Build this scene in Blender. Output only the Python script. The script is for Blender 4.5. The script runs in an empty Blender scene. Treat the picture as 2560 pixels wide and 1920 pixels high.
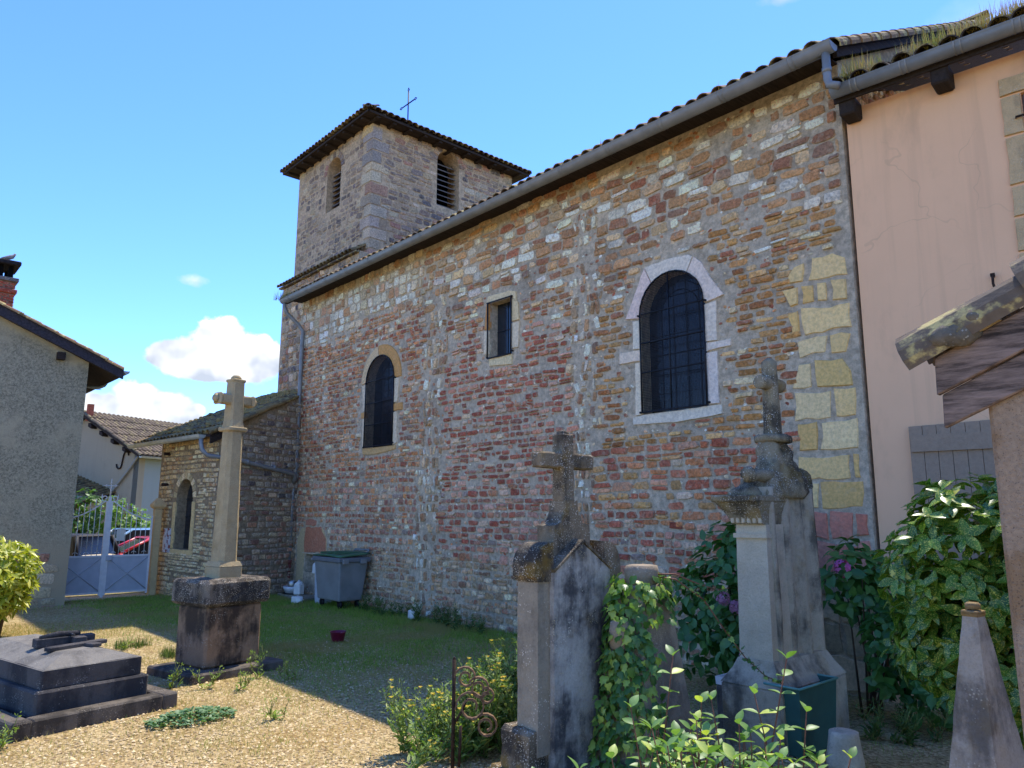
import bpy, bmesh, math, random
import numpy as np
from mathutils import Vector, Matrix, noise as mnoise
from mathutils.geometry import tessellate_polygon

SC = bpy.context.scene
COL = SC.collection
R = math.radians

# ------------------------------------------------------------------ camera
YAW, PITCH, ROLL = R(48.26), R(9.859), R(0.2206)
CAM = Vector((0, 0, 1.95))
fw = Vector((-math.sin(YAW)*math.cos(PITCH), math.cos(YAW)*math.cos(PITCH), math.sin(PITCH)))
rt = Vector((math.cos(YAW), math.sin(YAW), 0))
up = rt.cross(fw)
r2 = rt*math.cos(ROLL) + up*math.sin(ROLL)
u2 = -rt*math.sin(ROLL) + up*math.cos(ROLL)
cd = bpy.data.cameras.new('camera')
cam = bpy.data.objects.new('camera', cd)
COL.objects.link(cam)
cam.matrix_world = Matrix(((r2.x, u2.x, -fw.x, CAM.x), (r2.y, u2.y, -fw.y, CAM.y), (r2.z, u2.z, -fw.z, CAM.z), (0, 0, 0, 1)))
cd.lens = 36*1860/2560
cd.sensor_width = 36
cd.clip_start, cd.clip_end = 0.05, 3000
SC.camera = cam

# ------------------------------------------------------------------ exposure
SC.view_settings.view_transform = 'Standard'
SC.view_settings.look = 'None'
SC.view_settings.exposure = 1.74
SC.view_settings.gamma = 1
SC.view_settings.use_curve_mapping = False

# ------------------------------------------------------------------ sun
TOSUN = Vector((-0.18, 0.52, 1.0)).normalized()
sl = bpy.data.lights.new('sun', 'SUN')
sl.energy = 2.0
sl.angle = R(0.53)
sl.color = (1.0, 0.94, 0.84)
so = bpy.data.objects.new('sun', sl)
COL.objects.link(so)
so.rotation_euler = TOSUN.to_track_quat('Z', 'Y').to_euler()
so.location = (0, 0, 30)

# ------------------------------------------------------------------ sky
W = bpy.data.worlds.new('World')
SC.world = W
W.use_nodes = True
wt = W.node_tree
wt.nodes.clear()
def wn(t, **k):
    n = wt.nodes.new(t)
    for a, b in k.items(): setattr(n, a, b)
    return n
def wl(a, b): wt.links.new(a, b)
def wmath(op, a, b=None, c=None, clamp=False):
    n = wn('ShaderNodeMath', operation=op, use_clamp=clamp)
    for i, x in enumerate((a, b, c)):
        if x is None: continue
        if isinstance(x, (int, float)): n.inputs[i].default_value = x
        else: wl(x, n.inputs[i])
    return n.outputs[0]
def wdot(a, v):
    n = wn('ShaderNodeVectorMath', operation='DOT_PRODUCT')
    wl(a, n.inputs[0]); n.inputs[1].default_value = v
    return n.outputs['Value']
sky = wn('ShaderNodeTexSky', sky_type='NISHITA', sun_disc=False)
sky.sun_elevation = math.asin(TOSUN.z)
sky.sun_rotation = math.atan2(TOSUN.x, TOSUN.y)
sky.altitude = 1200
sky.air_density = 1.0
sky.dust_density = 0.1
sky.ozone_density = 2.2
hs = wn('ShaderNodeHueSaturation')
hs.inputs['Hue'].default_value = 0.51
hs.inputs['Saturation'].default_value = 1.12
hs.inputs['Value'].default_value = 1.0
wl(sky.outputs[0], hs.inputs['Color'])
tint = wn('ShaderNodeMix', data_type='RGBA', blend_type='MULTIPLY'); tint.inputs[0].default_value = 1; tint.inputs[7].default_value = (.46, .63, .87, 1); wl(hs.outputs[0], tint.inputs[6])
SKYC = tint.outputs[2]
tc = wn('ShaderNodeTexCoord')
DIR = tc.outputs['Generated']
def pixdir(x, y):
    return (fw*1860 + r2*(x-1280) - u2*(y-960)).normalized()
def cloud(cx, cy, blobs, soft, seed, nscale, amp):
    """a cumulus in the sky dome: ellipses in gnomonic coordinates round one direction, roughened by noise"""
    c = pixdir(cx, cy)
    rr = Vector((c.y, -c.x, 0)).normalized(); uu = rr.cross(c)
    dc = wdot(DIR, c)
    inv = wmath('DIVIDE', 1.0, wmath('MAXIMUM', dc, 0.05))
    px = wmath('MULTIPLY', wdot(DIR, rr), inv); py = wmath('MULTIPLY', wdot(DIR, uu), inv)
    comb = wn('ShaderNodeCombineXYZ'); wl(px, comb.inputs[0]); wl(py, comb.inputs[1]); comb.inputs[2].default_value = seed
    nz = wn('ShaderNodeTexNoise'); nz.inputs['Scale'].default_value = nscale; nz.inputs['Detail'].default_value = 6; nz.inputs['Roughness'].default_value = .55
    wl(comb.outputs[0], nz.inputs['Vector'])
    n2 = wn('ShaderNodeTexNoise'); n2.inputs['Scale'].default_value = nscale*.45; n2.inputs['Detail'].default_value = 3
    wl(comb.outputs[0], n2.inputs['Vector'])
    best = None
    for bx, by, brx, bry in blobs:
        qx = wmath('DIVIDE', wmath('SUBTRACT', px, bx), brx); qy = wmath('DIVIDE', wmath('SUBTRACT', py, by), bry)
        d = wmath('SUBTRACT', 1.0, wmath('SQRT', wmath('ADD', wmath('MULTIPLY', qx, qx), wmath('MULTIPLY', qy, qy))))
        best = d if best is None else wmath('SMOOTH_MAX', best, d, 0.15)
    dens = wmath('ADD', best, wmath('MULTIPLY', wmath('SUBTRACT', nz.outputs['Fac'], 0.5), amp))
    fac = wmath('DIVIDE', wmath('SUBTRACT', dens, 0.06), soft, clamp=True)
    fac = wmath('MULTIPLY', fac, wmath('GREATER_THAN', dc, 0.3))
    fac = wmath('SMOOTH_MIN', fac, 1.0, 0.3)
    # body tone: rims and tops white, thick undersides a little grey
    sh = wmath('ADD', wmath('MULTIPLY', n2.outputs['Fac'], 3.4), wmath('MULTIPLY', py, 14.0))
    return fac, wmath('ADD', sh, -1.05, clamp=True)
def veil(base, center, cosr, items, thin=False):
    """clouds near one direction; the mask lets the renderer skip them everywhere else"""
    colr = base
    for fac, tone in items:
        mx = wn('ShaderNodeMix', data_type='RGBA')
        wl(fac, mx.inputs[0]); wl(colr, mx.inputs[6])
        ct = wn('ShaderNodeMix', data_type='RGBA')
        wl(tone, ct.inputs[0]); ct.inputs[6].default_value = (1.35, 1.45, 1.6, 1); ct.inputs[7].default_value = (2.75, 2.7, 2.6, 1)
        wl(ct.outputs[2], mx.inputs[7])
        colr = mx.outputs[2]
    b_ = wn('ShaderNodeBackground'); b_.inputs['Strength'].default_value = SKY; wl(colr, b_.inputs['Color'])
    return b_.outputs[0], wmath('GREATER_THAN', wdot(DIR, pixdir(*center)), cosr)
SKY = 0.15
bg = wn('ShaderNodeBackground')
bg.inputs['Strength'].default_value = SKY
wl(SKYC, bg.inputs['Color'])
out = bg.outputs[0]
for center, cosr, specs in (
    ((455, 900), math.cos(R(11)), [
        (560, 885, [(-.046, -.008, .044, .028), (-.008, .010, .040, .038), (.040, -.002, .042, .034), (-.005, -.018, .078, .020), (.002, .026, .022, .024)], .14, 3.1, 46, .75),
        (365, 1012, [(-.042, -.006, .040, .022), (-.012, .008, .030, .024), (.026, .0, .036, .022), (.0, -.016, .08, .018), (.056, -.004, .014, .012)], .2, 7.7, 46, .75),
        (484, 700, [(0, 0, .020, .009)], 1.5, 1.3, 70, 1.1)]),
    ((2250, 20), math.cos(R(13)), [
        (1965, -10, [(0, 0, .03, .012)], 1.8, 5.3, 50, 1.2), (2540, 50, [(0, 0, .12, .05)], 4.0, 9.3, 25, 1.0)])):
    sh, msk = veil(SKYC, center, cosr, [cloud(*q) for q in specs])
    ms = wn('ShaderNodeMixShader'); wl(msk, ms.inputs[0]); wl(out, ms.inputs[1]); wl(sh, ms.inputs[2]); out = ms.outputs[0]
wo = wn('ShaderNodeOutputWorld')
wl(out, wo.inputs['Surface'])
# ------------------------------------------------------------------ helpers
rng = random.Random(11)
def lin(c):
    """sRGB 0-255 to linear, with a white balance against the blue skylight put into every albedo"""
    return tuple((x/255/12.92 if x <= 10 else ((x/255+.055)/1.055)**2.4)*w for x, w in zip(c, (1.07, 1.0, .89)))
def U(a, b): return rng.uniform(a, b)
def pick(pal):
    t = U(0, sum(w for _, w in pal))
    for c, w in pal:
        t -= w
        if t <= 0: break
    k = U(.88, 1.08); j = [U(.985, 1.03), 1.0, U(.94, 1.0)]
    g = sum(c)/3
    return tuple(min(246, (x*.84+g*.16)*1.1*k*q) for x, q in zip(c, j))
def n3(x, y=0, z=0): return mnoise.noise((x, y, z))

class MB:
    """collects polygons; build() links them as one mesh object"""
    def __init__(s): s.v = []; s.f = []; s.c = []; s.sm = []
    def add(s, vs, fs, col=None, smooth=False):
        o = len(s.v); s.v += [tuple(p) for p in vs]
        s.f += [tuple(i+o for i in f) for f in fs]; s.c += [col]*len(fs); s.sm += [smooth]*len(fs)
        return s
    def box(s, x0, x1, y0, y1, z0, z1, col=None):
        return s.add([(x0,y0,z0),(x1,y0,z0),(x1,y1,z0),(x0,y1,z0),(x0,y0,z1),(x1,y0,z1),(x1,y1,z1),(x0,y1,z1)],
                     [(3,2,1,0),(4,5,6,7),(0,1,5,4),(1,2,6,5),(2,3,7,6),(3,0,4,7)], col)
    def bbox(s, x0, x1, y0, y1, z0, z1, b=.01, col=None, jit=0):
        """box with bevelled edges (chamfer b), slightly uneven by jit"""
        xs, ys, zs = (x0, x1), (y0, y1), (z0, z1); vs = []; idx = {}
        for i in (0,1):
            for j in (0,1):
                for k in (0,1):
                    sx, sy, sz = (1 if i else -1), (1 if j else -1), (1 if k else -1)
                    for a in range(3):
                        p = [xs[i]-sx*b, ys[j]-sy*b, zs[k]-sz*b]
                        p[a] = (xs[i], ys[j], zs[k])[a]
                        if jit: p = [q+U(-jit, jit) for q in p]
                        idx[(i,j,k,a)] = len(vs); vs.append(p)
        F = []
        for a in range(3):
            o = [0,1,2]; o.remove(a)
            for sgn in (0,1):
                ring = []
                for (p, q) in ((0,0),(1,0),(1,1),(0,1)):
                    t = [0,0,0]; t[a] = sgn; t[o[0]] = p; t[o[1]] = q
                    ring.append(idx[(*t, a)])
                flip = (sgn == 0) ^ (a == 1)
                F.append(tuple(ring[::-1] if flip else ring))
        for i in (0,1):
            for j in (0,1):
                for k in (0,1):
                    t = (idx[(i,j,k,0)], idx[(i,j,k,1)], idx[(i,j,k,2)])
                    F.append(t if (i+j+k) % 2 else t[::-1])
        for a in range(3):
            o = [0,1,2]; o.remove(a)
            for p in (0,1):
                for q in (0,1):
                    t0 = [0,0,0]; t0[o[0]] = p; t0[o[1]] = q; t1 = list(t0); t1[a] = 1
                    F.append((idx[(*t0,o[0])], idx[(*t1,o[0])], idx[(*t1,o[1])], idx[(*t0,o[1])]))
        return s.add(vs, F, col)
    def prism(s, poly, P, n0, n1, col=None, smooth=False):
        """polygon poly [(u,v)] extruded from n0 to n1 through P(u,v,n)"""
        k = len(poly)
        vs = [P(u, v, n1) for u, v in poly] + [P(u, v, n0) for u, v in poly]
        fs = [tuple(range(k)), tuple(range(2*k-1, k-1, -1))] + [(i, (i+1) % k, k+(i+1) % k, k+i)[::-1] for i in range(k)]
        return s.add(vs, fs, col, smooth)
    def tube(s, path, r, n=8, col=None, cap=True, smooth=True):
        path = [Vector(p) for p in path]; m = len(path); vs = []; rr = r if isinstance(r, (list, tuple)) else [r]*m
        prev = None
        for i, p in enumerate(path):
            t = (path[min(i+1, m-1)] - path[max(i-1, 0)])
            t = t.normalized() if t.length > 1e-9 else Vector((0,0,1))
            a = prev if prev is not None else (Vector((0,0,1)) if abs(t.z) < .95 else Vector((1,0,0)))
            a = (a - t*a.dot(t)).normalized(); b = t.cross(a); prev = a
            for k in range(n):
                th = 2*math.pi*k/n
                vs.append(p + (a*math.cos(th) + b*math.sin(th))*rr[i])
        fs = [(i*n+k, i*n+(k+1) % n, (i+1)*n+(k+1) % n, (i+1)*n+k) for i in range(m-1) for k in range(n)]
        if cap: fs += [tuple(range(n))[::-1], tuple((m-1)*n+k for k in range(n))]
        return s.add(vs, fs, col, smooth)
    def strip(s, path, prof, side, col=None, closed=False, smooth=True):
        """sweep of an open profile [(a,b)] along a straight path; a along 'side', b along Z"""
        side = Vector(side); m = len(prof); vs = []
        for p in path:
            p = Vector(p); vs += [p + side*a + Vector((0,0,b)) for a, b in prof]
        fs = []
        for i in range(len(path)-1):
            for k in range(m if closed else m-1):
                fs.append((i*m+k, i*m+(k+1) % m, (i+1)*m+(k+1) % m, (i+1)*m+k))
        if closed: fs += [tuple(range(m))[::-1], tuple((len(path)-1)*m+k for k in range(m))]
        return s.add(vs, fs, col, smooth)
    def lathe(s, prof, c=(0,0,0), n=16, col=None, smooth=True, sx=1, sy=1, wob=0):
        vs = []
        for j, (r, z) in enumerate(prof):
            for k in range(n):
                th = 2*math.pi*k/n
                w = 1 + (wob*n3(math.cos(th)*1.7+c[0], math.sin(th)*1.7+c[1], z*5) if wob else 0)
                vs.append((c[0]+r*w*math.cos(th)*sx, c[1]+r*w*math.sin(th)*sy, c[2]+z))
        m = len(prof)
        fs = [(j*n+k, j*n+(k+1) % n, (j+1)*n+(k+1) % n, (j+1)*n+k) for j in range(m-1) for k in range(n)]
        fs += [tuple(range(n))[::-1], tuple((m-1)*n+k for k in range(n))]
        return s.add(vs, fs, col, smooth)
    def frustum(s, x0, x1, y0, y1, z0, X0, X1, Y0, Y1, z1, col=None):
        return s.add([(x0,y0,z0),(x1,y0,z0),(x1,y1,z0),(x0,y1,z0),(X0,Y0,z1),(X1,Y0,z1),(X1,Y1,z1),(X0,Y1,z1)],
                     [(3,2,1,0),(4,5,6,7),(0,1,5,4),(1,2,6,5),(2,3,7,6),(3,0,4,7)], col)
    def mesh(s, name, off=None):
        me = bpy.data.meshes.new(name)
        vs = s.v if off is None else [(p[0]-off[0], p[1]-off[1], p[2]-off[2]) for p in s.v]
        me.from_pydata(vs, [], s.f)
        if any(c is not None for c in s.c):
            at = me.attributes.new('Col', 'FLOAT_COLOR', 'FACE')
            buf = []
            for c in s.c: buf += [*lin(c if c is not None else (150,150,150)), 1]
            at.data.foreach_set('color', buf)
        if any(s.sm): me.polygons.foreach_set('use_smooth', s.sm)
        me.update()
        return me
    def build(s, name, m, parent=None, world=False, smooth_angle=None):
        off = None
        if world and parent is not None: off = ROOT[parent.name]
        me = s.mesh(name, off)
        return link(name, me, m, parent)
ROOT = {}
def link(name, me, m, parent=None):
    if not me.materials:
        for q in (m if isinstance(m, (list, tuple)) else [m]): me.materials.append(q)
    o = bpy.data.objects.new(name, me); COL.objects.link(o)
    if parent is not None:
        o.parent = parent; ROOT[o.name] = ROOT[parent.name]
    else: ROOT[o.name] = (0,0,0)
    return o
def thing(name, label, cat, loc=(0,0,0), rz=0, group=None):
    o = bpy.data.objects.new(name, None); COL.objects.link(o)
    o.empty_display_size = .1
    o.location = loc; o.rotation_euler = (0,0,rz); o['label'] = label; o['category'] = cat
    if group: o['group'] = group
    ROOT[o.name] = tuple(loc)
    return o
def tag(o, label, cat, group=None):
    o['label'] = label; o['category'] = cat
    if group: o['group'] = group
    return o
def stuff(o): o['kind'] = 'stuff'; return o
def struct(o): o['kind'] = 'structure'; return o
def soften(o, w=.006, seg=1):
    b = o.modifiers.new('bevel', 'BEVEL'); b.width = w; b.segments = seg; b.limit_method = 'ANGLE'; b.angle_limit = R(30)
    return o
def rough(o, size=.06, amp=.006, scale=6, seed=0):
    """real unevenness for old stone: subdivide to 'size' and push the vertices about"""
    me = o.data; bm = bmesh.new(); bm.from_mesh(me)
    for _ in range(6):
        es = [e for e in bm.edges if e.calc_length() > size*1.6]
        if not es: break
        bmesh.ops.subdivide_edges(bm, edges=es, cuts=1, use_grid_fill=True)
    bm.normal_update()
    for v in bm.verts:
        p = v.co*scale + Vector((seed, seed*2.3, seed*1.7))
        v.co += v.normal*(mnoise.noise(p)*amp + mnoise.noise(p*2.7)*amp*.6)
    bm.to_mesh(me); bm.free(); me.update()
    return o

# ------------------------------------------------------------------ materials
class NM:
    def __init__(s, name, rough=.85, spec=.25):
        s.m = bpy.data.materials.new(name); s.m.use_nodes = True; s.t = s.m.node_tree
        s.b = s.t.nodes['Principled BSDF']; s.out = s.t.nodes['Material Output']
        s.b.inputs['Roughness'].default_value = rough
        s.b.inputs['Specular IOR Level'].default_value = spec
        s.pos = s.n('ShaderNodeNewGeometry').outputs['Position']
    def n(s, t, **k):
        x = s.t.nodes.new(t)
        for a, b in k.items(): setattr(x, a, b)
        return x
    def l(s, a, b): s.t.links.new(a, b)
    def set(s, sock, x):
        if isinstance(x, (int, float)): sock.default_value = x
        elif isinstance(x, tuple): sock.default_value = (*x, 1) if len(x) == 3 and sock.type == 'RGBA' else x
        else: s.l(x, sock)
    def noise(s, scale, detail=4, rough=.55, vec=None, stretch=None):
        x = s.n('ShaderNodeTexNoise'); x.inputs['Scale'].default_value = scale; x.inputs['Detail'].default_value = detail; x.inputs['Roughness'].default_value = rough
        v = vec or s.pos
        if stretch:
            q = s.n('ShaderNodeVectorMath', operation='MULTIPLY'); s.l(v, q.inputs[0]); q.inputs[1].default_value = stretch; v = q.outputs[0]
        s.l(v, x.inputs['Vector']); return x.outputs['Fac']
    def vor(s, scale, feature='F1', out='Distance', vec=None):
        x = s.n('ShaderNodeTexVoronoi', feature=feature); x.inputs['Scale'].default_value = scale
        s.l(vec or s.pos, x.inputs['Vector']); return x.outputs[out]
    def math(s, op, a, b=0, c=0, clamp=False):
        x = s.n('ShaderNodeMath', operation=op, use_clamp=clamp)
        for i, q in enumerate((a, b, c)): s.set(x.inputs[i], q)
        return x.outputs[0]
    def ramp(s, fac, a, b):
        x = s.n('ShaderNodeMapRange', interpolation_type='SMOOTHSTEP'); s.l(fac, x.inputs[0])
        x.inputs[1].default_value = a; x.inputs[2].default_value = b; return x.outputs[0]
    def mix(s, fac, a, b, mode='MIX'):
        x = s.n('ShaderNodeMix', data_type='RGBA', blend_type=mode)
        s.set(x.inputs[0], fac); s.set(x.inputs[6], a); s.set(x.inputs[7], b); return x.outputs[2]
    def grey(s, v):
        x = s.n('ShaderNodeCombineColor'); 
        for i in range(3): s.l(v, x.inputs[i])
        return x.outputs[0]
    def color(s, c): s.set(s.b.inputs['Base Color'], c)
    def bump(s, h, strength=.4, dist=.01):
        x = s.n('ShaderNodeBump'); x.inputs['Strength'].default_value = strength; x.inputs['Distance'].default_value = dist
        s.l(h, x.inputs['Height']); s.l(x.outputs[0], s.b.inputs['Normal']); return s
    def attr(s): 
        x = s.n('ShaderNodeAttribute'); x.attribute_name = 'Col'; return x.outputs['Color']
    def sep(s):
        x = s.n('ShaderNodeSeparateXYZ'); s.l(s.pos, x.inputs[0]); return x.outputs

def m_plain(name, c, rough=.6, spec=.4, var=.25, scale=14, metal=0, bump=.1):
    k = NM(name, rough, spec); nz = k.noise(scale, 5)
    c = lin(c)
    k.color(k.mix(k.ramp(nz, .3, .7), tuple(x*(1-var) for x in c), tuple(min(1, x*(1+var*.6)) for x in c)))
    k.b.inputs['Metallic'].default_value = metal
    if bump: k.bump(k.noise(scale*5, 3), bump, .005)
    return k.m
def m_stone(name='rubble_stone', lime=.5, bmp=1.0, var=.95, soot=.35):
    k = NM(name, .92, .15)
    a = k.attr(); v = k.noise(24, 7, .7); g = k.math('MULTIPLY_ADD', k.ramp(v, .25, .75), var, 1-var*.5)
    c = k.mix(1.0, a, k.grey(g), 'MULTIPLY')
    c = k.mix(k.math('MULTIPLY', k.ramp(k.noise(13, 6, .7), .5, .68), lime), c, lin((206,192,168)))          # lime smeared over the faces
    c = k.mix(k.math('MULTIPLY', k.ramp(k.noise(1.1, 4), .5, .8), soot), c, lin((92,84,76)))                # old soot
    k.color(c)
    k.bump(k.noise(30, 7, .75), bmp, .035)
    return k.m
def m_mortar(name, c=(148,142,133)):
    k = NM(name, .95, .1); c = lin(c)
    x = k.mix(k.ramp(k.noise(12, 7, .75), .3, .7), tuple(q*.6 for q in c), tuple(q*1.22 for q in c))
    x = k.mix(k.math('MULTIPLY', k.ramp(k.noise(.9, 4), .5, .75), .4), x, lin((104,96,88)))
    k.color(x); k.bump(k.noise(26, 7, .75), 1.0, .035); return k.m
def m_weather(name, base, dark=(38,37,38), streak=.6, spots=((188,186,176),), ochre=0.0, cover=.5, rough=.92, lich=.52):
    """old carved stone: soot streaks running down, pale and orange lichen"""
    k = NM(name, rough, .15); b = lin(base); d = lin(dark)
    c = k.mix(k.noise(9, 6, .65), tuple(q*.7 for q in b), tuple(q*1.22 for q in b))
    st = k.noise(3.2, 6, .62, stretch=(1.5, 1.5, .3)); pt = k.noise(2.4, 6, .66)
    f = k.math('MULTIPLY', k.ramp(k.math('MULTIPLY_ADD', st, .45, k.math('MULTIPLY', pt, .55)), .47-(cover-.5)*.22, .61-(cover-.5)*.22), streak)
    c = k.mix(f, c, d)
    if ochre: c = k.mix(k.math('MULTIPLY', k.ramp(k.noise(4.2, 4, .6), .52, .66), ochre), c, lin((150,122,52)))
    for i, sp in enumerate(spots):
        v = k.math('MULTIPLY_ADD', k.noise(90, 2), .5, k.vor(52+31*i)); m = k.ramp(k.noise(4.3+i*2, 4, .65), lich, lich+.12)
        c = k.mix(k.math('MULTIPLY', k.math('MULTIPLY', k.math('LESS_THAN', v, .5), m), .85), c, lin(sp))
    c = k.mix(k.math('MULTIPLY', k.ramp(k.noise(70, 4, .7), .45, .7), .3), c, k.mix(1.0, c, (.45,.45,.45), 'MULTIPLY'))
    k.color(c); k.bump(k.noise(34, 7, .75), .8, .02); return k.m
def m_leaf(name, c0, c1, c2=None, trans=.35, rough=.42, spots=None, vein=False):
    k = NM(name, rough, .45)
    g = k.n('ShaderNodeNewGeometry'); oi = k.n('ShaderNodeObjectInfo')
    r = k.math('FRACT', k.math('ADD', g.outputs['Random Per Island'], oi.outputs['Random']))
    c = k.mix(r, lin(c0), lin(c1))
    if c2: c = k.mix(k.math('GREATER_THAN', r, .8), c, lin(c2))
    c = k.mix(k.noise(30, 2), c, k.mix(1.0, c, (.6,.6,.6), 'MULTIPLY'))
    if spots:
        v = k.noise(130, 3, .6); m = k.ramp(v, .54, .6); big = k.ramp(k.noise(14, 2), .64, .7)
        c = k.mix(k.math('MAXIMUM', k.math('MULTIPLY', m, .75), k.math('MULTIPLY', big, .8)), c, lin(spots))
    k.color(c)
    tr = k.n('ShaderNodeBsdfTranslucent'); k.set(tr.inputs['Color'], k.mix(1.0, c, (1.35,1.5,.55), 'MULTIPLY'))
    ms = k.n('ShaderNodeMixShader'); ms.inputs[0].default_value = trans
    k.l(k.b.outputs[0], ms.inputs[1]); k.l(tr.outputs[0], ms.inputs[2]); k.l(ms.outputs[0], k.out.inputs['Surface'])
    return k.m
def m_tile(name, c0=(150,118,92), c1=(108,92,78), lichen=.5, moss=0.0):
    k = NM(name, .9, .15)
    g = k.n('ShaderNodeNewGeometry'); oi = k.n('ShaderNodeObjectInfo')
    r = k.math('FRACT', k.math('ADD', g.outputs['Random Per Island'], oi.outputs['Random']))
    c = k.mix(r, lin(c0), lin(c1))
    c = k.mix(k.noise(20, 5, .6), c, k.mix(1.0, c, (.5,.5,.5), 'MULTIPLY'))
    c = k.mix(k.math('MULTIPLY', k.ramp(k.noise(6, 5, .65), .5, .62), lichen), c, lin((196,182,122)))
    c = k.mix(k.math('MULTIPLY', k.ramp(k.noise(3.1, 4, .6), .56, .66), lichen), c, lin((46,42,38)))
    if moss: c = k.mix(k.math('MULTIPLY', k.ramp(k.noise(2.0, 5, .65), .42, .6), moss), c, lin((138,118,82)))
    k.color(c); k.bump(k.noise(50, 4, .7), .5, .008); return k.m
M = {}
M['stone'] = m_stone()
M['mortar'] = m_mortar('lime_mortar', (206,192,168))
M['mortar_dark'] = m_mortar('old_mortar', (196,176,148))
M['cut'] = m_stone('cut_stone', .2, .5, .5, .08)
M['zinc'] = m_plain('zinc', (126,130,132), .5, .5, .15, 5, .15, .05)
M['zinc_pale'] = m_plain('zinc_pale', (168,174,170), .5, .4, .12, 5, .3, .05)
M['iron'] = m_plain('dark_iron', (32,32,36), .55, .4, .3, 20, .4, .1)
M['rust'] = m_plain('rusty_iron', (58,44,36), .8, .3, .45, 25, .3, .3)
M['glass'] = (lambda k: (k.color(k.mix(k.ramp(k.noise(3, 3), .35, .65), lin((24,27,34)), lin((46,52,62)))), k.bump(k.noise(6, 2), .12, .01), k.m)[2])(NM('old_glass', .16, .6))
M['glass_blue'] = (lambda k: (k.color(k.mix(k.noise(4, 3), lin((22,26,34)), lin((40,50,62)))), k.m)[1])(NM('bluish_glass', .15, .6))
M['lead'] = m_plain('lead', (30,32,38), .6, .4, .1, 10, .2, 0)
M['void'] = m_plain('dark_interior', (18,17,17), .95, .05, .1, 4, 0, 0)
M['tile'] = m_tile('canal_tile', (168,136,100), (126,106,84), .8)
M['tile_grey'] = m_tile('grey_canal_tile', (112,98,86), (82,74,68), .55)
M['tile_moss'] = m_tile('mossy_canal_tile', (128,112,84), (96,86,66), .5, .9)
M['tile_far'] = m_tile('far_canal_tile', (140,124,104), (112,100,86), .35)
def m_wood(name, c, dark=.4, grain=(18, 1.2, 18)):
    k = NM(name, .85, .2); c = lin(c); nz = k.noise(1.6, 8, .75, stretch=grain)
    k.color(k.mix(k.ramp(nz, .32, .68), tuple(q*dark for q in c), tuple(q*1.15 for q in c))); k.bump(nz, .6, .01); return k.m
M['eave_wood'] = m_wood('eave_wood', (58,50,46))
M['barge'] = m_wood('barge_wood', (62,60,68), .5, (2, 14, 14))
M['louvre'] = m_wood('louvre_wood', (112,110,112), .6)
# ------------------------------------------------------------------ ground
def m_ground():
    k = NM('gravel_ground', .95, .1)
    v = k.vor(42, 'F1', 'Color'); sp = k.n('ShaderNodeSeparateColor'); k.l(v, sp.inputs[0])
    c = k.mix(sp.outputs[0], lin((130,110,76)), lin((200,182,140)))
    c = k.mix(k.ramp(k.noise(1.3, 4), .35, .7), c, k.mix(1.0, c, (.86,.8,.7), 'MULTIPLY'))
    c = k.mix(k.math('MULTIPLY', k.ramp(k.noise(120, 2), .55, .7), .6), c, lin((96,74,54)))
    # moss and fine grass growing through: dense beside the church, sparse out on the open gravel
    xyz = k.sep(); y = xyz[1]; x = xyz[0]
    near = k.ramp(k.math('MULTIPLY_ADD', k.noise(.5, 3), 3.2, k.math('SUBTRACT', y, 1.6)), 3.2, 5.6)
    east = k.ramp(k.math('MULTIPLY_ADD', k.noise(.4, 2), 4.0, x), -4.0, -9.0)
    gm = k.math('MULTIPLY', k.math('MULTIPLY_ADD', near, .75, .2), k.math('MULTIPLY_ADD', east, .75, .25))
    g = k.math('MULTIPLY', gm, k.ramp(k.noise(16, 6, .7), .36, .62))
    c = k.mix(k.math('MULTIPLY', g, .85), c, k.mix(k.noise(30, 2), lin((82,104,44)), lin((140,146,76))))
    k.color(c)
    h = k.math('ADD', k.vor(42), k.math('MULTIPLY', k.noise(200, 2), .25))
    k.bump(h, .9, .012); return k.m
gm_ = m_ground()
b = MB()
# one sheet with finer cells near the yard, reaching to the horizon
xs = [-1500, -300, -120, -60] + [-40 + i*1.0 for i in range(46)] + [20, 60, 300, 1500]
ys = [-1500, -300, -60, -20] + [-6 + i*1.0 for i in range(24)] + [30, 60, 300, 1500]
def gz(x, y):
    if -30 < x < 4 and -5 < y < 8.4: return .02*n3(x*.5, y*.5) - .02
    return -.02 if x > -20 else -.02 - min(.25, (-20-x)*.05)
vs = [(x, y, gz(x, y)) for y in ys for x in xs]; nx = len(xs)
fs = [(j*nx+i, j*nx+i+1, (j+1)*nx+i+1, (j+1)*nx+i) for j in range(len(ys)-1) for i in range(nx-1)]
b.add(vs, fs, None, True)
struct(b.build('ground', gm_))

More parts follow.
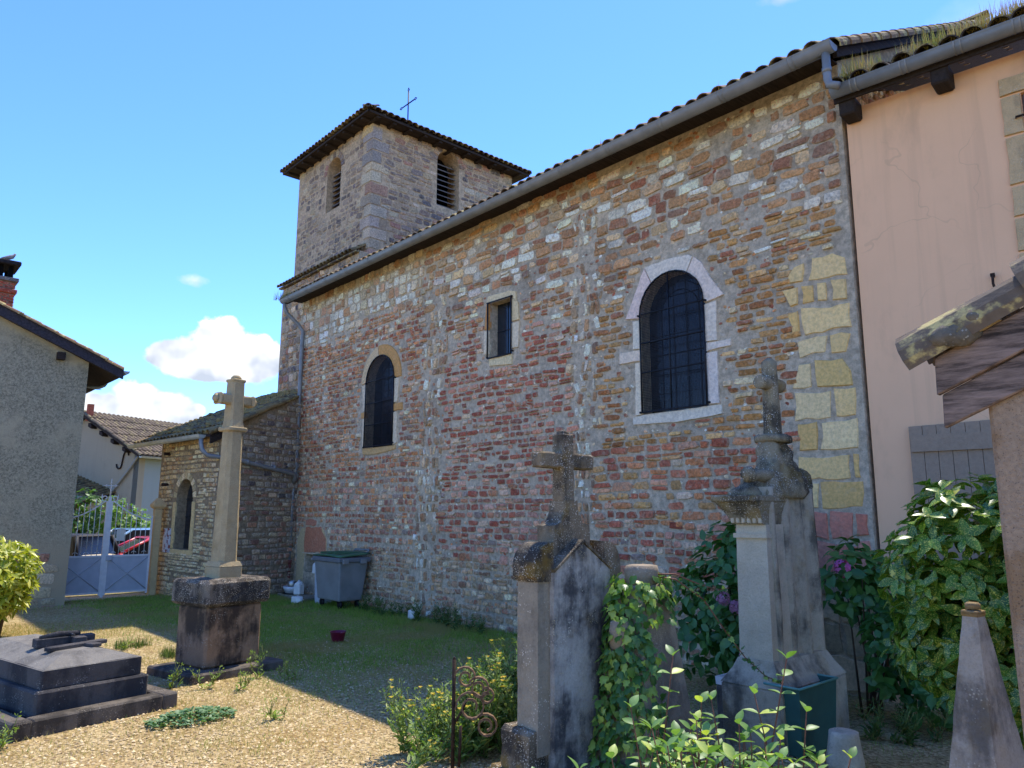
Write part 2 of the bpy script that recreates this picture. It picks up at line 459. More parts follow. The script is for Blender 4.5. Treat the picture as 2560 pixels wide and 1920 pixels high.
def np_mesh(name, V, F, m, cols=None):
    me = bpy.data.meshes.new(name); n = len(F); k = F.shape[1]
    me.vertices.add(len(V)); me.vertices.foreach_set('co', V.astype(np.float32).ravel())
    me.loops.add(n*k); me.loops.foreach_set('vertex_index', F.astype(np.int32).ravel())
    me.polygons.add(n); me.polygons.foreach_set('loop_start', np.arange(n, dtype=np.int32)*k)
    try: me.polygons.foreach_set('loop_total', np.full(n, k, dtype=np.int32))
    except Exception: pass
    me.update(calc_edges=True); me.validate(); me.materials.append(m)
    o = bpy.data.objects.new(name, me); COL.objects.link(o); ROOT[o.name] = (0,0,0)
    return o
npr = np.random.default_rng(5)
def m_grass(name, c0, c1):
    k = NM(name, .7, .2)
    g = k.n('ShaderNodeNewGeometry')
    c = k.mix(g.outputs['Random Per Island'], lin(c0), lin(c1))
    c = k.mix(k.ramp(k.noise(.8, 3), .45, .7), c, lin((164,156,92)))
    k.color(c)
    tr = k.n('ShaderNodeBsdfTranslucent'); k.l(c, tr.inputs['Color']); ms = k.n('ShaderNodeMixShader'); ms.inputs[0].default_value = .3
    k.l(k.b.outputs[0], ms.inputs[1]); k.l(tr.outputs[0], ms.inputs[2]); k.l(ms.outputs[0], k.out.inputs['Surface']); return k.m
M['grass'] = m_grass('short_grass', (104,144,46), (160,182,84))
def blades(P, h, w, lean):
    n = len(P); a = npr.uniform(0, 2*np.pi, n); l = npr.uniform(0, lean, n)*h; b = npr.uniform(0, 2*np.pi, n)
    dx = np.stack([np.cos(a), np.sin(a), np.zeros(n)], 1)*(w/2)[:, None]
    tip = P + np.stack([np.cos(b)*l, np.sin(b)*l, h], 1)
    V = np.stack([P-dx, P+dx, tip], 1).reshape(-1, 3)
    return V, np.arange(3*n).reshape(-1, 3)
def field(n, x0, x1, y0, y1, dens):
    X = npr.uniform(x0, x1, n); Y = npr.uniform(y0, y1, n)
    keep = np.array([npr.random() < dens(x, y) for x, y in zip(X, Y)])
    return X[keep], Y[keep]
def lawn(x, y):
    p = .5+.5*n3(x*.55+3, y*.55, 1.5); q = .5+.5*n3(x*2.1, y*2.1, 7)
    near = min(1, max(0, (y-3.6)/1.6)); east = min(1, max(.06, (-x-5.5)/4))
    d = (near*.95*east + .05)*(.35+.9*p)*(.3+q)
    if y < 4.2 and p < .5: d *= .35
    return d
X, Y = field(330000, -19.5, -2.6, 1.2, 8.55, lawn)
d = np.hypot(X, Y); h = npr.uniform(.015, .045, len(X))*(1+.8*(Y > 7.6)); w = npr.uniform(.004, .008, len(X))*(.6+d/14)
P = np.stack([X, Y, np.full(len(X), -.03)], 1); h = h + .02
V, F = blades(P, h, w, .9)
o = stuff(np_mesh('grass', V, F, M['grass'])); tag(o, 'short green grass growing through the gravel beside the church', 'grass')
# straw and sparse yellowing blades on the open, sunlit part
def dry(x, y):
    p = .5+.5*n3(x*.7, y*.7, 4.2); q = .5+.5*n3(x*2.6, y*2.6, 2)
    return max(0, p*1.5-.42)*(.25+q)*(1 if y < 5 else .3)
X, Y = field(120000, -16, -4.6, .6, 5.2, dry)
h = npr.uniform(.012, .04, len(X)); w = npr.uniform(.003, .006, len(X))*(.6+np.hypot(X, Y)/14)
V, F = blades(np.stack([X, Y, np.full(len(X), -.025)], 1), h+.012, w, 1.4)
o = stuff(np_mesh('dry_grass', V, F, m_grass('dry_grass', (150,152,70), (206,186,120)))); tag(o, 'sparse straw-coloured grass scattered over the sunlit gravel', 'grass')
# loose stones of the gravel, real pebbles where they show
n = 26000
X = npr.uniform(-13, -2.2, n); Y = npr.uniform(.6, 6.2, n); keep = (npr.random(n) < np.clip(9/np.hypot(X, Y)-.45, .08, 1)); X = X[keep]; Y = Y[keep]; n = len(X)
s = npr.uniform(.007, .018, n); base = np.array([[1,0,0],[-.2,.9,0],[-.9,-.3,0],[.1,-1,0],[.1,.1,.75]])
a = npr.uniform(0, 6.28, n); ca, sa = np.cos(a), np.sin(a)
bx = base[None,:,0]*s[:,None]*npr.uniform(.9,1.6,n)[:,None]; by = base[None,:,1]*s[:,None]; bz = base[None,:,2]*s[:,None]
V = np.stack([X[:,None]+bx*ca[:,None]-by*sa[:,None], Y[:,None]+bx*sa[:,None]+by*ca[:,None], bz-.016+np.array([n3(x*.5, y*.5)*.02 for x, y in zip(X, Y)])[:,None]], 2).reshape(-1,3)
F = (np.arange(n)[:,None,None]*5 + np.array([[0,1,4],[1,2,4],[2,3,4],[3,0,4]])[None]).reshape(-1,3)
k = NM('pebble', .9, .2); g = k.n('ShaderNodeNewGeometry'); k.color(k.mix(g.outputs['Random Per Island'], lin((128,108,78)), lin((214,196,156))))
o = stuff(np_mesh('gravel', V, F, k.m)); tag(o, 'pale beige loose gravel covering the churchyard', 'gravel')
# ------------------------------------------------------------------ masonry tools
class Frame:
    def __init__(s, O, Ud, N): s.O = Vector(O); s.U = Vector(Ud).normalized(); s.N = Vector(N).normalized()
    def __call__(s, u, v, n=0): return s.O + s.U*u + Vector((0,0,v)) + s.N*n
def stone(fr, u0, u1, v0, v1, depth, col, n=10, p=3.6, jit=.12, tilt=0):
    """one rubble stone: an irregular rounded outline with a proud, uneven face"""
    a, b = (u1-u0)/2, (v1-v0)/2; cu, cv = (u0+u1)/2, (v0+v1)/2
    ph = U(0, 1); ring = []; ct, st = math.cos(tilt), math.sin(tilt)
    for k in range(n):
        t = 2*math.pi*(k+ph)/n; c, s = math.cos(t), math.sin(t)
        r = 1 + U(-jit, jit)
        x = a*math.copysign(abs(c)**(2/p), c)*r; y = b*math.copysign(abs(s)**(2/p), s)*r
        ring.append((x*ct - y*st, x*st + y*ct))
    inset = min(.018, .3*min(a, b)); V = []
    for x, y in ring: V.append(fr(cu+x, cv+y, -.02))
    gx, gy = U(-.25, .25)*depth/a, U(-.25, .25)*depth/b
    for x, y in ring:
        L = math.hypot(x, y); k = max(.3, 1-inset/L)
        V.append(fr(cu+x*k, cv+y*k, depth*U(.65, 1.0)+gx*x+gy*y))
    V.append(fr(cu+U(-.3,.3)*a, cv+U(-.3,.3)*b, depth*U(.95, 1.3)))
    F = [(k, (k+1) % n, n+(k+1) % n, n+k) for k in range(n)] + [(n+k, n+(k+1) % n, 2*n) for k in range(n)]
    ctr = fr(cu, cv, 0); d = ctr - CAM
    score = (2*a)*(2*b)*abs(d.normalized().dot(fr.N))/d.length_squared
    if fr.U.cross(Vector((0,0,1))).dot(fr.N) < 0: F = [f[::-1] for f in F]
    rim = tuple(x*.5+y*.5 for x, y in zip(col, (206,192,168)))
    return (V, F, [rim]*n+[col]*n, score)
def block(fr, poly, depth, col, back=-.02, jit=.012, inset=.012):
    """a dressed block given by its outline, arrises worn"""
    cu = sum(p[0] for p in poly)/len(poly); cv = sum(p[1] for p in poly)/len(poly)
    pts = []
    for i, p in enumerate(poly):
        q = poly[(i+1) % len(poly)]; L = math.hypot(q[0]-p[0], q[1]-p[1]); m = max(1, int(L/.12))
        for j in range(m):
            t = j/m; w = 1 if j else .6
            pts.append((p[0]+(q[0]-p[0])*t+U(-jit,jit)*w, p[1]+(q[1]-p[1])*t+U(-jit,jit)*w))
    n = len(pts); V = [fr(x, y, back) for x, y in pts]
    for x, y in pts:
        L = max(1e-4, math.hypot(x-cu, y-cv)); k = 1-inset/L; V.append(fr(cu+(x-cu)*k, cv+(y-cv)*k, depth*U(.8,1.05)))
    F = [(k, (k+1) % n, n+(k+1) % n, n+k) for k in range(n)] + [tuple(range(n, 2*n))]
    area = 0
    for i in range(n): area += pts[i][0]*pts[(i+1) % n][1]-pts[(i+1) % n][0]*pts[i][1]
    d = fr(cu, cv)-CAM; score = abs(area)/2*abs(d.normalized().dot(fr.N))/d.length_squared
    rev = (area < 0) ^ (fr.U.cross(Vector((0,0,1))).dot(fr.N) < 0)
    if rev: F = [f[::-1] for f in F]
    return (V, F, col, score)
def courses(fr, u0, u1, v0, v1, h, w, gap, ok, colf, depth=(.01, .042), skip=.05, wave=.03, split=.1, tilt=.05, seed=0, p=(3.0, 6)):
    out = []; v = v0
    while v < v1:
        hh = U(*h)*1.1; u = u0 - U(0, w[0]); lift = 0
        while u < u1:
            ww = U(*w)*.92*(hh/((h[0]+h[1])/2))**.5; u2_ = min(u+ww, u1); ww = u2_-u
            if ww < .05: break
            dv = wave*n3(u*.8, v*1.7, seed) + lift; lift = max(-.015, min(.015, lift+U(-.006, .006)))
            c = (u+u2_)/2; cv_ = v+hh/2+dv
            g = U(*gap)*.22
            if rng.random() > skip and ok(c, cv_, ww, hh):
                t = U(-tilt, tilt)
                if rng.random() < split and hh > .1:
                    s = U(.4, .6)*hh
                    out.append(stone(fr, u+g, u2_-g, v+dv+g, v+dv+s-g*.6, U(*depth), colf(c, cv_), p=U(*p), tilt=t))
                    out.append(stone(fr, u+g, u2_-g, v+dv+s+g*.6, v+dv+hh-g, U(*depth), colf(c, cv_), p=U(*p), tilt=t))
                else:
                    out.append(stone(fr, u+g+U(0,.012), u2_-g, v+dv+g*.7+U(0,.01), v+dv+hh-g*.7-U(0,.01), U(*depth), colf(c, cv_), p=U(*p), tilt=t))
            u = u2_
        v += hh
    return out
def addc(b, V, F, c):
    b.add(V, F, c if isinstance(c, tuple) else None)
    if not isinstance(c, tuple): b.c[-len(F):] = c
def lay(stones, parent, m, name='stone', top=300):
    """the stones that show largest become parts of their own, the rest one mesh"""
    stones = sorted(stones, key=lambda s: -s[3])
    for V, F, c, _ in stones[:top]:
        b = MB(); addc(b, V, F, c); b.build(name, m, parent, world=True)
    if stones[top:]:
        b = MB()
        for V, F, c, _ in stones[top:]: addc(b, V, F, c)
        stuff(b.build('rubble_'+name+'s', m, parent, world=True))
def arch_pts(u0, u1, z0, zs, n=14):
    """outline of a round-headed opening, counter-clockwise from bottom left"""
    c, r = (u0+u1)/2, (u1-u0)/2
    return [(u0, z0), (u1, z0)] + [(c+r*math.cos(math.pi*k/n), zs+r*math.sin(math.pi*k/n)) for k in range(n+1)]
def wall_panel(b, fr, outer, holes, n_front, n_back, col=None):
    loops = [outer]+holes
    pts = [q for l in loops for q in l]
    tris = tessellate_polygon([[Vector((u, v, 0)) for u, v in l] for l in loops])
    flip = fr.U.cross(Vector((0,0,1))).dot(fr.N) < 0
    def orient(t, want):
        (x0,y0),(x1,y1),(x2,y2) = (pts[i] for i in t)
        ccw = (x1-x0)*(y2-y0)-(x2-x0)*(y1-y0) > 0
        return t if ccw == want else t[::-1]
    N = len(pts)
    b.add([fr(u, v, n_front) for u, v in pts] + [fr(u, v, n_back) for u, v in pts],
          [orient(t, not flip) for t in tris] + [tuple(i+N for i in orient(t, flip)) for t in tris], col)
    o = 0
    for l in loops:
        k = len(l)
        b.add([fr(u, v, n_front) for u, v in l]+[fr(u, v, n_back) for u, v in l], [(i, (i+1) % k, k+(i+1) % k, k+i) for i in range(k)], col)

def in_poly(x, y, poly):
    c = False; n = len(poly)
    for i in range(n):
        (x0,y0),(x1,y1) = poly[i], poly[i-1]
        if (y0 > y) != (y1 > y) and x < (x1-x0)*(y-y0)/(y1-y0)+x0: c = not c
    return c

# canal tile: a tapering half barrel with thickness
def canal_tile(L=.42, r0=.1, r1=.08, t=.014, n=7):
    b = MB(); vs = []
    for y, r in ((0, r0), (L, r1)):
        for rr in (r, r-t):
            for k in range(n+1):
                a = math.pi*k/n; vs.append((rr*math.cos(a), y, rr*math.sin(a)*.85))
    m = n+1; fs = []
    for k in range(n):
        fs += [(k, k+1, 2*m+k+1, 2*m+k)[::-1], (m+k, m+k+1, 3*m+k+1, 3*m+k), (k, k+1, m+k+1, m+k), (2*m+k, 2*m+k+1, 3*m+k+1, 3*m+k)[::-1]]
    fs += [(0, m, 3*m, 2*m), (m-1, 2*m-1, 4*m-1, 3*m-1)[::-1]]
    b.add(vs, fs); return b
TILE = canal_tile().mesh('canal_tile')
def place_tile(parent, m, P, along, upv, s=1.0, name='roof_tile', me=None):
    """along = direction up the slope, upv = roof normal"""
    me = me or TILE_FOR(m)
    y = Vector(along).normalized(); z = Vector(upv).normalized(); x = y.cross(z)
    o = bpy.data.objects.new(name, me); COL.objects.link(o)
    mt = Matrix(((x.x,y.x,z.x,0),(x.y,y.y,z.y,0),(x.z,y.z,z.z,0),(0,0,0,1)))
    off = Vector(ROOT[parent.name]); o.parent = parent; ROOT[o.name] = ROOT[parent.name]
    o.matrix_local = Matrix.Translation(Vector(P)-off) @ mt @ Matrix.Scale(s, 4)
    return o
_tm = {}
def TILE_FOR(m):
    if m.name not in _tm:
        me = TILE.copy(); me.materials.clear(); me.materials.append(m); _tm[m.name] = me
    return _tm[m.name]
def tile_geo(b, P, along, upv, s=1.0):
    y = Vector(along).normalized(); z = Vector(upv).normalized(); x = y.cross(z); P = Vector(P)
    b.add([P + (x*v.co.x + y*v.co.y + z*v.co.z)*s for v in TILE.vertices], [tuple(p.vertices) for p in TILE.polygons])
def gutter(parent, A, B, out, r=.085, m=None, joints=8, name='gutter', world=True):
    """half-round zinc gutter with lapped joints; A, B are the ends of its rim line"""
    A, B, out = Vector(A), Vector(B), Vector(out).normalized(); b = MB(); m = m or M['zinc']
    prof = [(r*math.cos(a), r*math.sin(a)) for a in [math.pi+math.pi*k/10 for k in range(11)]]
    prof = prof + [(r+.012, .008), (r, .012)] + [((r-.006)*math.cos(a), (r-.006)*math.sin(a)) for a in [2*math.pi-math.pi*k/10 for k in range(11)]]
    b.strip([A, B], prof, out, closed=True)
    g = b.build(name, m, parent, world=world); jb = MB(); d = (B-A)
    for i in range(joints):
        c = A+d*((i+.5)/joints); e = d.normalized()*.018
        for s in (-.03, .03):
            pr = [((r+.005)*math.cos(a), (r+.005)*math.sin(a)) for a in [math.pi+math.pi*k/10 for k in range(11)]]
            jb.strip([c+d.normalized()*s-e*.4, c+d.normalized()*s+e*.4], pr, out)
    stuff(jb.build('joint_band', m, g, world=world))
    cb = MB()
    for P, sg in ((A, 1), (B, -1)):
        pr = [P + out*(r*math.cos(a)) + Vector((0,0,r*math.sin(a))) for a in [math.pi+math.pi*k/10 for k in range(11)]]
        cb.add(pr, [tuple(range(11))])
    cb.build('end_cap', m, g, world=world)
    return g

# ------------------------------------------------------------------ church nave
YW = 8.6; XL, XR = -18.05, -3.6; ZT = 7.5
church = thing('church', 'old rubble stone church with two arched windows and a long zinc gutter', 'church', (-11, YW, 0))
F0 = Frame((0, YW, 0), (1,0,0), (0,-1,0))
BW = (-6.74, -5.64, 3.38, 4.85); AW = (-14.53, -13.40, 3.36, 4.82); SQ = (-10.25, -9.64, 4.74, 5.79)
holeB, holeA = arch_pts(*BW), arch_pts(*AW)
holeS = [(SQ[0], SQ[2]), (SQ[1], SQ[2]), (SQ[1], SQ[3]), (SQ[0], SQ[3])]
NI = (-17.16, -16.47, .55, .97); holeN = [(NI[0], NI[2]), (NI[1], NI[2]), (NI[1], NI[3]), (NI[0], NI[3])]
b = MB()
wall_panel(b, F0, [(XL, -.3), (XR, -.3), (XR, ZT), (XL, ZT)], [holeB, holeA, holeS, holeN], 0, -.55)
nave = b.build('nave_wall', M['mortar'], church, world=True)
# the walls nobody sees from here, and the gable above the neighbouring roof
RY, RZ = 14.3, 10.75
b = MB()
FG = Frame((XR, 0, 0), (0,1,0), (1,0,0))
wall_panel(b, FG, [(YW+.002, 0), (20, 0), (20, ZT), (RY, RZ-.12), (YW+.002, ZT)], [], -.002, -.5)
FW_ = Frame((XL, 0, 0), (0,1,0), (-1,0,0))
wall_panel(b, FW_, [(YW+.002, 0), (20, 0), (20, ZT), (RY, RZ-.12), (YW+.002, ZT)], [], -.002, -.5)
b.box(XL+.01, XR-.01, 19.5, 20, 0, ZT)
ew = b.build('end_wall', M['mortar_dark'], church, world=True)
MB().box(XL+.5, XR-.5, YW+.56, YW+.6, .1, 6.9).build('dark_interior', M['void'], church, world=True)

RED = [((184,102,78),4), ((170,88,68),3), ((204,134,108),2), ((214,158,130),2), ((158,94,74),1), ((220,188,158),1)]
PINK = [((209,156,130),3), ((193,136,114),3), ((176,117,97),2), ((224,188,159),2), ((162,141,130),1), ((195,128,93),2)]
OCHRE = [((202,147,85),4), ((187,130,73),3), ((217,171,112),3), ((171,111,69),1.5), ((224,194,150),1), ((184,115,83),1)]
TAN = [((200,151,104),3), ((182,132,91),3), ((220,184,138),2.5), ((236,226,195),2), ((171,117,87),2), ((154,119,97),1), ((180,111,83),.8), ((226,216,196),2.5)]
CREAM = [((232,224,204),6), ((214,196,164),3), ((204,160,126),2), ((194,148,108),1.5), ((232,226,210),1.5)]
MIXL = [((202,143,97),3), ((189,117,85),3), ((220,171,130),3), ((171,98,75),2.4), ((235,214,181),1.4), ((156,130,114),1.2), ((215,141,89),1.6)]
LOW = [((195,160,120),3), ((176,141,108),3), ((209,171,134),2), ((160,119,93),1.5), ((180,119,93),1), ((224,196,159),1)]
REDO = [((194,114,84),3), ((204,132,86),3), ((212,154,120),2), ((178,96,72),2), ((206,156,96),1.5), ((218,186,158),1)]
YEL = [((230,200,142),3), ((226,194,134),3), ((234,208,156),2), ((222,184,118),1)]
def zone(u, v):
    u += .22*n3(u*.9, v*1.1, 3); v += .22*n3(u*.7, v*.7, 9)
    if u > -4.42 and v < 5.08: return 'quoin'
    if abs(u+11.98-.06*(v-4)) < .36 and v < 6.6: return 'scar'
    if abs(u+7.9-.02*(v-4)) < .3 and v < 6.7: return 'scar'
    if u < -12.4:
        if v > 6.1+.03*(u+18): return 'cream'
        if v > 2.55: return 'mixl'
        if v > 1.25: return 'pinkl'
        return 'low'
    if v > 5.75: return 'tan'
    if u < -8.2:
        if v > 5.2: return 'mixl2'
        if v > 2.3: return 'red'
        if v > 1.2: return 'pink'
        return 'low'
    if v > 5.3: return 'tan2'
    if v > 2.95: return 'ochre'
    if v > 1.9: return 'redo'
    if v > .85: return 'pink'
    return 'low'
patch = [(-17.62,.2), (-17.62,1.38), (-17.42,1.6), (-17.22,1.62), (-17.2,1.84), (-16.6,1.84), (-16.58,1.7), (-16.34,1.68), (-16.06,1.38), (-16.05,.2)]
surrB = [(-7.2,4.12), (-7.2,4.4), (-6.92,4.42), (-6.92,4.8), (-7.08,4.83), (-6.7,5.64), (-6.2,5.66), (-5.76,5.6), (-5.28,4.84), (-5.42,4.8), (-5.42,4.3), (-5.22,4.28), (-5.22,4.1), (-5.42,4.1), (-5.42,3.42), (-5.38,3.22), (-6.98,3.2), (-6.95,3.36), (-6.9,4.12)]
surrA = [(-14.66,3.2), (-14.78,4.0), (-14.8,4.8), (-14.72,5.2), (-14.4,5.5), (-14.0,5.68), (-13.7,5.64), (-13.3,5.36), (-13.05,4.8), (-13.2,4.3), (-13.04,4.28), (-13.04,4.06), (-13.2,4.06), (-13.2,3.2)]
surrS = [(-10.42,4.6), (-10.44,5.4), (-10.36,5.95), (-9.6,5.95), (-9.42,5.7), (-9.4,4.8), (-9.56,4.52), (-10.28,4.52)]
sunk = [patch, surrB, surrA, surrS]
def okz(name):
    def f(u, v, w, h):
        if u < XL+.02 or u > XR-.05-w*.4 or v > ZT-.06 or v < -.1: return False
        if zone(u, v) != name: return False
        for q in sunk:
            for du in (-.38, 0, .38):
                if in_poly(u+du*w, v-.3*h, q) or in_poly(u+du*w, v+.3*h, q): return False
        return True
    return f
cf = lambda pal: (lambda u, v: pick(pal))
S = []
spec = {
 'cream': ((XL,-12,5.6,ZT), (.15,.25), (.14,.34), (.02,.045), CREAM, dict(skip=.02, split=.08)),
 'mixl': ((XL,-12,2.2,6.6), (.07,.12), (.09,.26), (.022,.05), MIXL, dict(skip=.07)),
 'pinkl': ((XL,-12,.9,3.0), (.09,.14), (.1,.24), (.022,.045), PINK+MIXL, dict(skip=.05)),
 'low': ((XL,XR,-.1,1.7), (.08,.14), (.1,.26), (.02,.045), LOW, dict(skip=.05, depth=(.01,.045))),
 'tan': ((-12.8,XR-.05,5.3,ZT), (.11,.18), (.18,.46), (.025,.06), TAN, dict(skip=.06, tilt=.1)),
 'mixl2': ((-12.8,-7.6,4.6,6.3), (.08,.13), (.12,.34), (.03,.06), MIXL+TAN, dict(skip=.1)),
 'red': ((-12.8,-7.6,1.9,5.7), (.075,.115), (.12,.34), (.035,.075), RED, dict(skip=.14, tilt=.08)),
 'pink': ((-12.8,-3.8,.4,2.8), (.09,.17), (.13,.34), (.02,.045), PINK+RED[:2], dict(skip=.04)),
 'tan2': ((-8.4,XR,4.8,6.2), (.07,.12), (.14,.36), (.03,.06), OCHRE+TAN, dict(skip=.1)),
 'ochre': ((-8.4,-3.8,2.6,5.8), (.07,.115), (.14,.36), (.03,.06), OCHRE, dict(skip=.12)),
 'redo': ((-8.4,-3.8,1.5,3.4), (.09,.15), (.15,.42), (.025,.05), REDO, dict(skip=.06)),
 'scar': ((-12.6,-7.4,0,6.9), (.12,.24), (.07,.17), (.04,.09), CREAM[:2]+TAN+LOW, dict(skip=.3, tilt=.35, depth=(.01,.06))),
}
for nm, (rect, h, w, gap, pal, kw) in spec.items():
    S += courses(F0, rect[0], rect[1], rect[2], rect[3], h, w, gap, okz(nm), cf(pal), seed=len(nm), **kw)
# corner quoins: large yellow limestone blocks, then red, then grey footing
Q = [([(-4.45,4.8),(-4.21,4.79),(-4.19,5.05),(-4.3,5.02)],0), ([(-4.16,4.79),(-3.65,4.75),(-3.67,4.97),(-3.85,5.08),(-4.1,5.07)],0),
 ([(-4.48,4.74),(-4.42,4.5),(-4.3,4.5),(-4.28,4.74)],0), ([(-4.25,4.5),(-4.11,4.5),(-4.1,4.74),(-4.25,4.74)],0), ([(-4.06,4.5),(-3.92,4.48),(-3.92,4.72),(-4.06,4.74)],0), ([(-3.88,4.48),(-3.69,4.46),(-3.69,4.71),(-3.88,4.73)],0),
 ([(-4.44,4.44),(-4.4,4.1),(-4.31,4.13),(-4.3,4.45)],0), ([(-4.27,4.11),(-3.65,4.1),(-3.65,4.41),(-4.27,4.45)],0),
 ([(-4.36,4.06),(-4.33,3.83),(-3.99,3.87),(-3.96,4.07)],0), ([(-3.95,3.83),(-3.74,3.83),(-3.68,4.06),(-3.93,4.07)],0),
 ([(-4.43,3.46),(-4.19,3.46),(-4.17,3.78),(-4.36,3.79)],0), ([(-4.15,3.45),(-3.69,3.43),(-3.69,3.6),(-3.79,3.78),(-4.13,3.79)],1),
 ([(-4.45,3.07),(-3.96,3.07),(-3.96,3.41),(-4.41,3.41)],0), ([(-3.93,3.07),(-3.69,3.08),(-3.68,3.41),(-3.93,3.41)],0),
 ([(-4.42,2.69),(-4.17,2.69),(-4.15,3.03),(-4.42,3.04)],0), ([(-4.14,2.69),(-3.68,2.69),(-3.68,3.04),(-4.12,3.03)],0),
 ([(-4.45,2.35),(-3.8,2.36),(-3.78,2.65),(-4.44,2.65)],0), ([(-3.76,2.36),(-3.68,2.35),(-3.68,2.64),(-3.76,2.65)],0),
 ([(-4.42,2.02),(-4.2,2.02),(-4.2,2.32),(-4.42,2.32)],0), ([(-4.17,2.02),(-3.67,2.03),(-3.67,2.33),(-4.17,2.33)],0),
 ([(-4.36,1.68),(-4.1,1.66),(-4.12,1.98),(-4.38,1.98)],2), ([(-4.07,1.66),(-3.82,1.67),(-3.82,1.98),(-4.08,1.98)],2), ([(-3.79,1.72),(-3.66,1.72),(-3.66,1.97),(-3.78,1.97)],2),
 ([(-4.3,1.34),(-4.06,1.3),(-4.05,1.63),(-4.32,1.64)],2), ([(-4.03,1.3),(-3.8,1.28),(-3.78,1.62),(-4.02,1.63)],2), ([(-3.77,1.3),(-3.64,1.32),(-3.64,1.66),(-3.76,1.66)],2)]
qc = [YEL, [((214,182,118),1)], [((208,138,116),2), ((200,128,106),1), ((214,148,126),1)], [((176,158,126),2), ((158,142,114),2), ((190,170,136),1)]]
SQ_ = []
for poly, k in Q: SQ_.append(block(F0, [(p[0]+U(-.012,.012), p[1]+U(-.012,.012)) for p in poly], U(.012,.03), (lambda c_, w_: tuple(min(244, x*w_) for x in c_))(qc[k][rng.randrange(len(qc[k]))][0], U(.96,1.03)), jit=.022, inset=.02))
v = .02
for hh in (.38, .36, .3, .2):
    u = -4.5+U(0,.1)
    while u < -3.7:
        w = min(U(.25,.5), -3.63-u)
        SQ_.append(block(F0, [(u,v),(u+w-.03,v+U(-.02,.02)),(u+w-.03,v+hh-.03),(u,v+hh-.03+U(-.02,.02))], U(.01,.04), pick(qc[3]), jit=.03)); u += w
    v += hh
for _ in range(3600):                                          # pinnings: chips pressed into the joints
    u, v = U(XL+.1, XR-.1), U(.05, ZT-.1)
    if zone(u, v) == 'quoin' or any(in_poly(u, v, q) for q in sunk): continue
    a = U(.018,.05); S.append(stone(F0, u-a, u+a, v-a*U(.4,.9), v+a*U(.4,.9), U(.004,.012), pick(MIXL+CREAM[:2]), n=6, p=2.6, jit=.2, tilt=U(-.6,.6)))
lay(SQ_, nave, M['cut'], 'quoin', 80)
lay(S, nave, M['stone'])
S2 = courses(FG, 8.7, 13, 6.9, 10, (.1,.17), (.16,.4), (.03,.05), lambda u, v, w, h: v+h < ZT-.1+(u-8.6)*.55, cf(TAN), skip=.05); b = MB()
for V, F, c, _ in S2: addc(b, V, F, c)
stuff(b.build('gable_stones', M['stone'], ew, world=True))

# rendered red patch over the blocked niche
for poly, c in (([(-17.58,.22),(-17.58,1.32),(-17.4,1.56),(-17.24,1.6),(-17.2,1.04),(-17.22,.5),(-17.25,.25)], (204,186,146)), ([(-16.42,.5),(-16.45,1.02),(-16.34,1.62),(-16.12,1.36),(-16.1,.9),(-16.15,.3)], (208,180,136))):
    b = MB(); V, F, c, _ = block(F0, poly, .019, c); b.add(V, F, c); b.build('plaster_patch', M['cut'], nave, world=True)
for poly, c in (([(-17.18,1.0),(-16.1,1.02),(-16.14,1.34),(-16.42,1.62),(-17.16,1.6),(-17.22,1.3)], (190,128,100)), ([(-17.19,1.64),(-16.66,1.64),(-16.66,1.76),(-16.95,1.81),(-17.18,1.77)], (194,134,110))):
    b = MB(); V, F, c, _ = block(F0, poly, .03, c, jit=.02); b.add(V, F, c); b.build('red_stone', M['cut'], nave, world=True)
b = MB(); b.prism([(-17.24,.972),(-16.4,.972),(-16.4,1.0),(-17.24,1.0)], F0, -.1, .045, (206,196,170)); b.build('niche_lintel', M['cut'], nave, world=True)

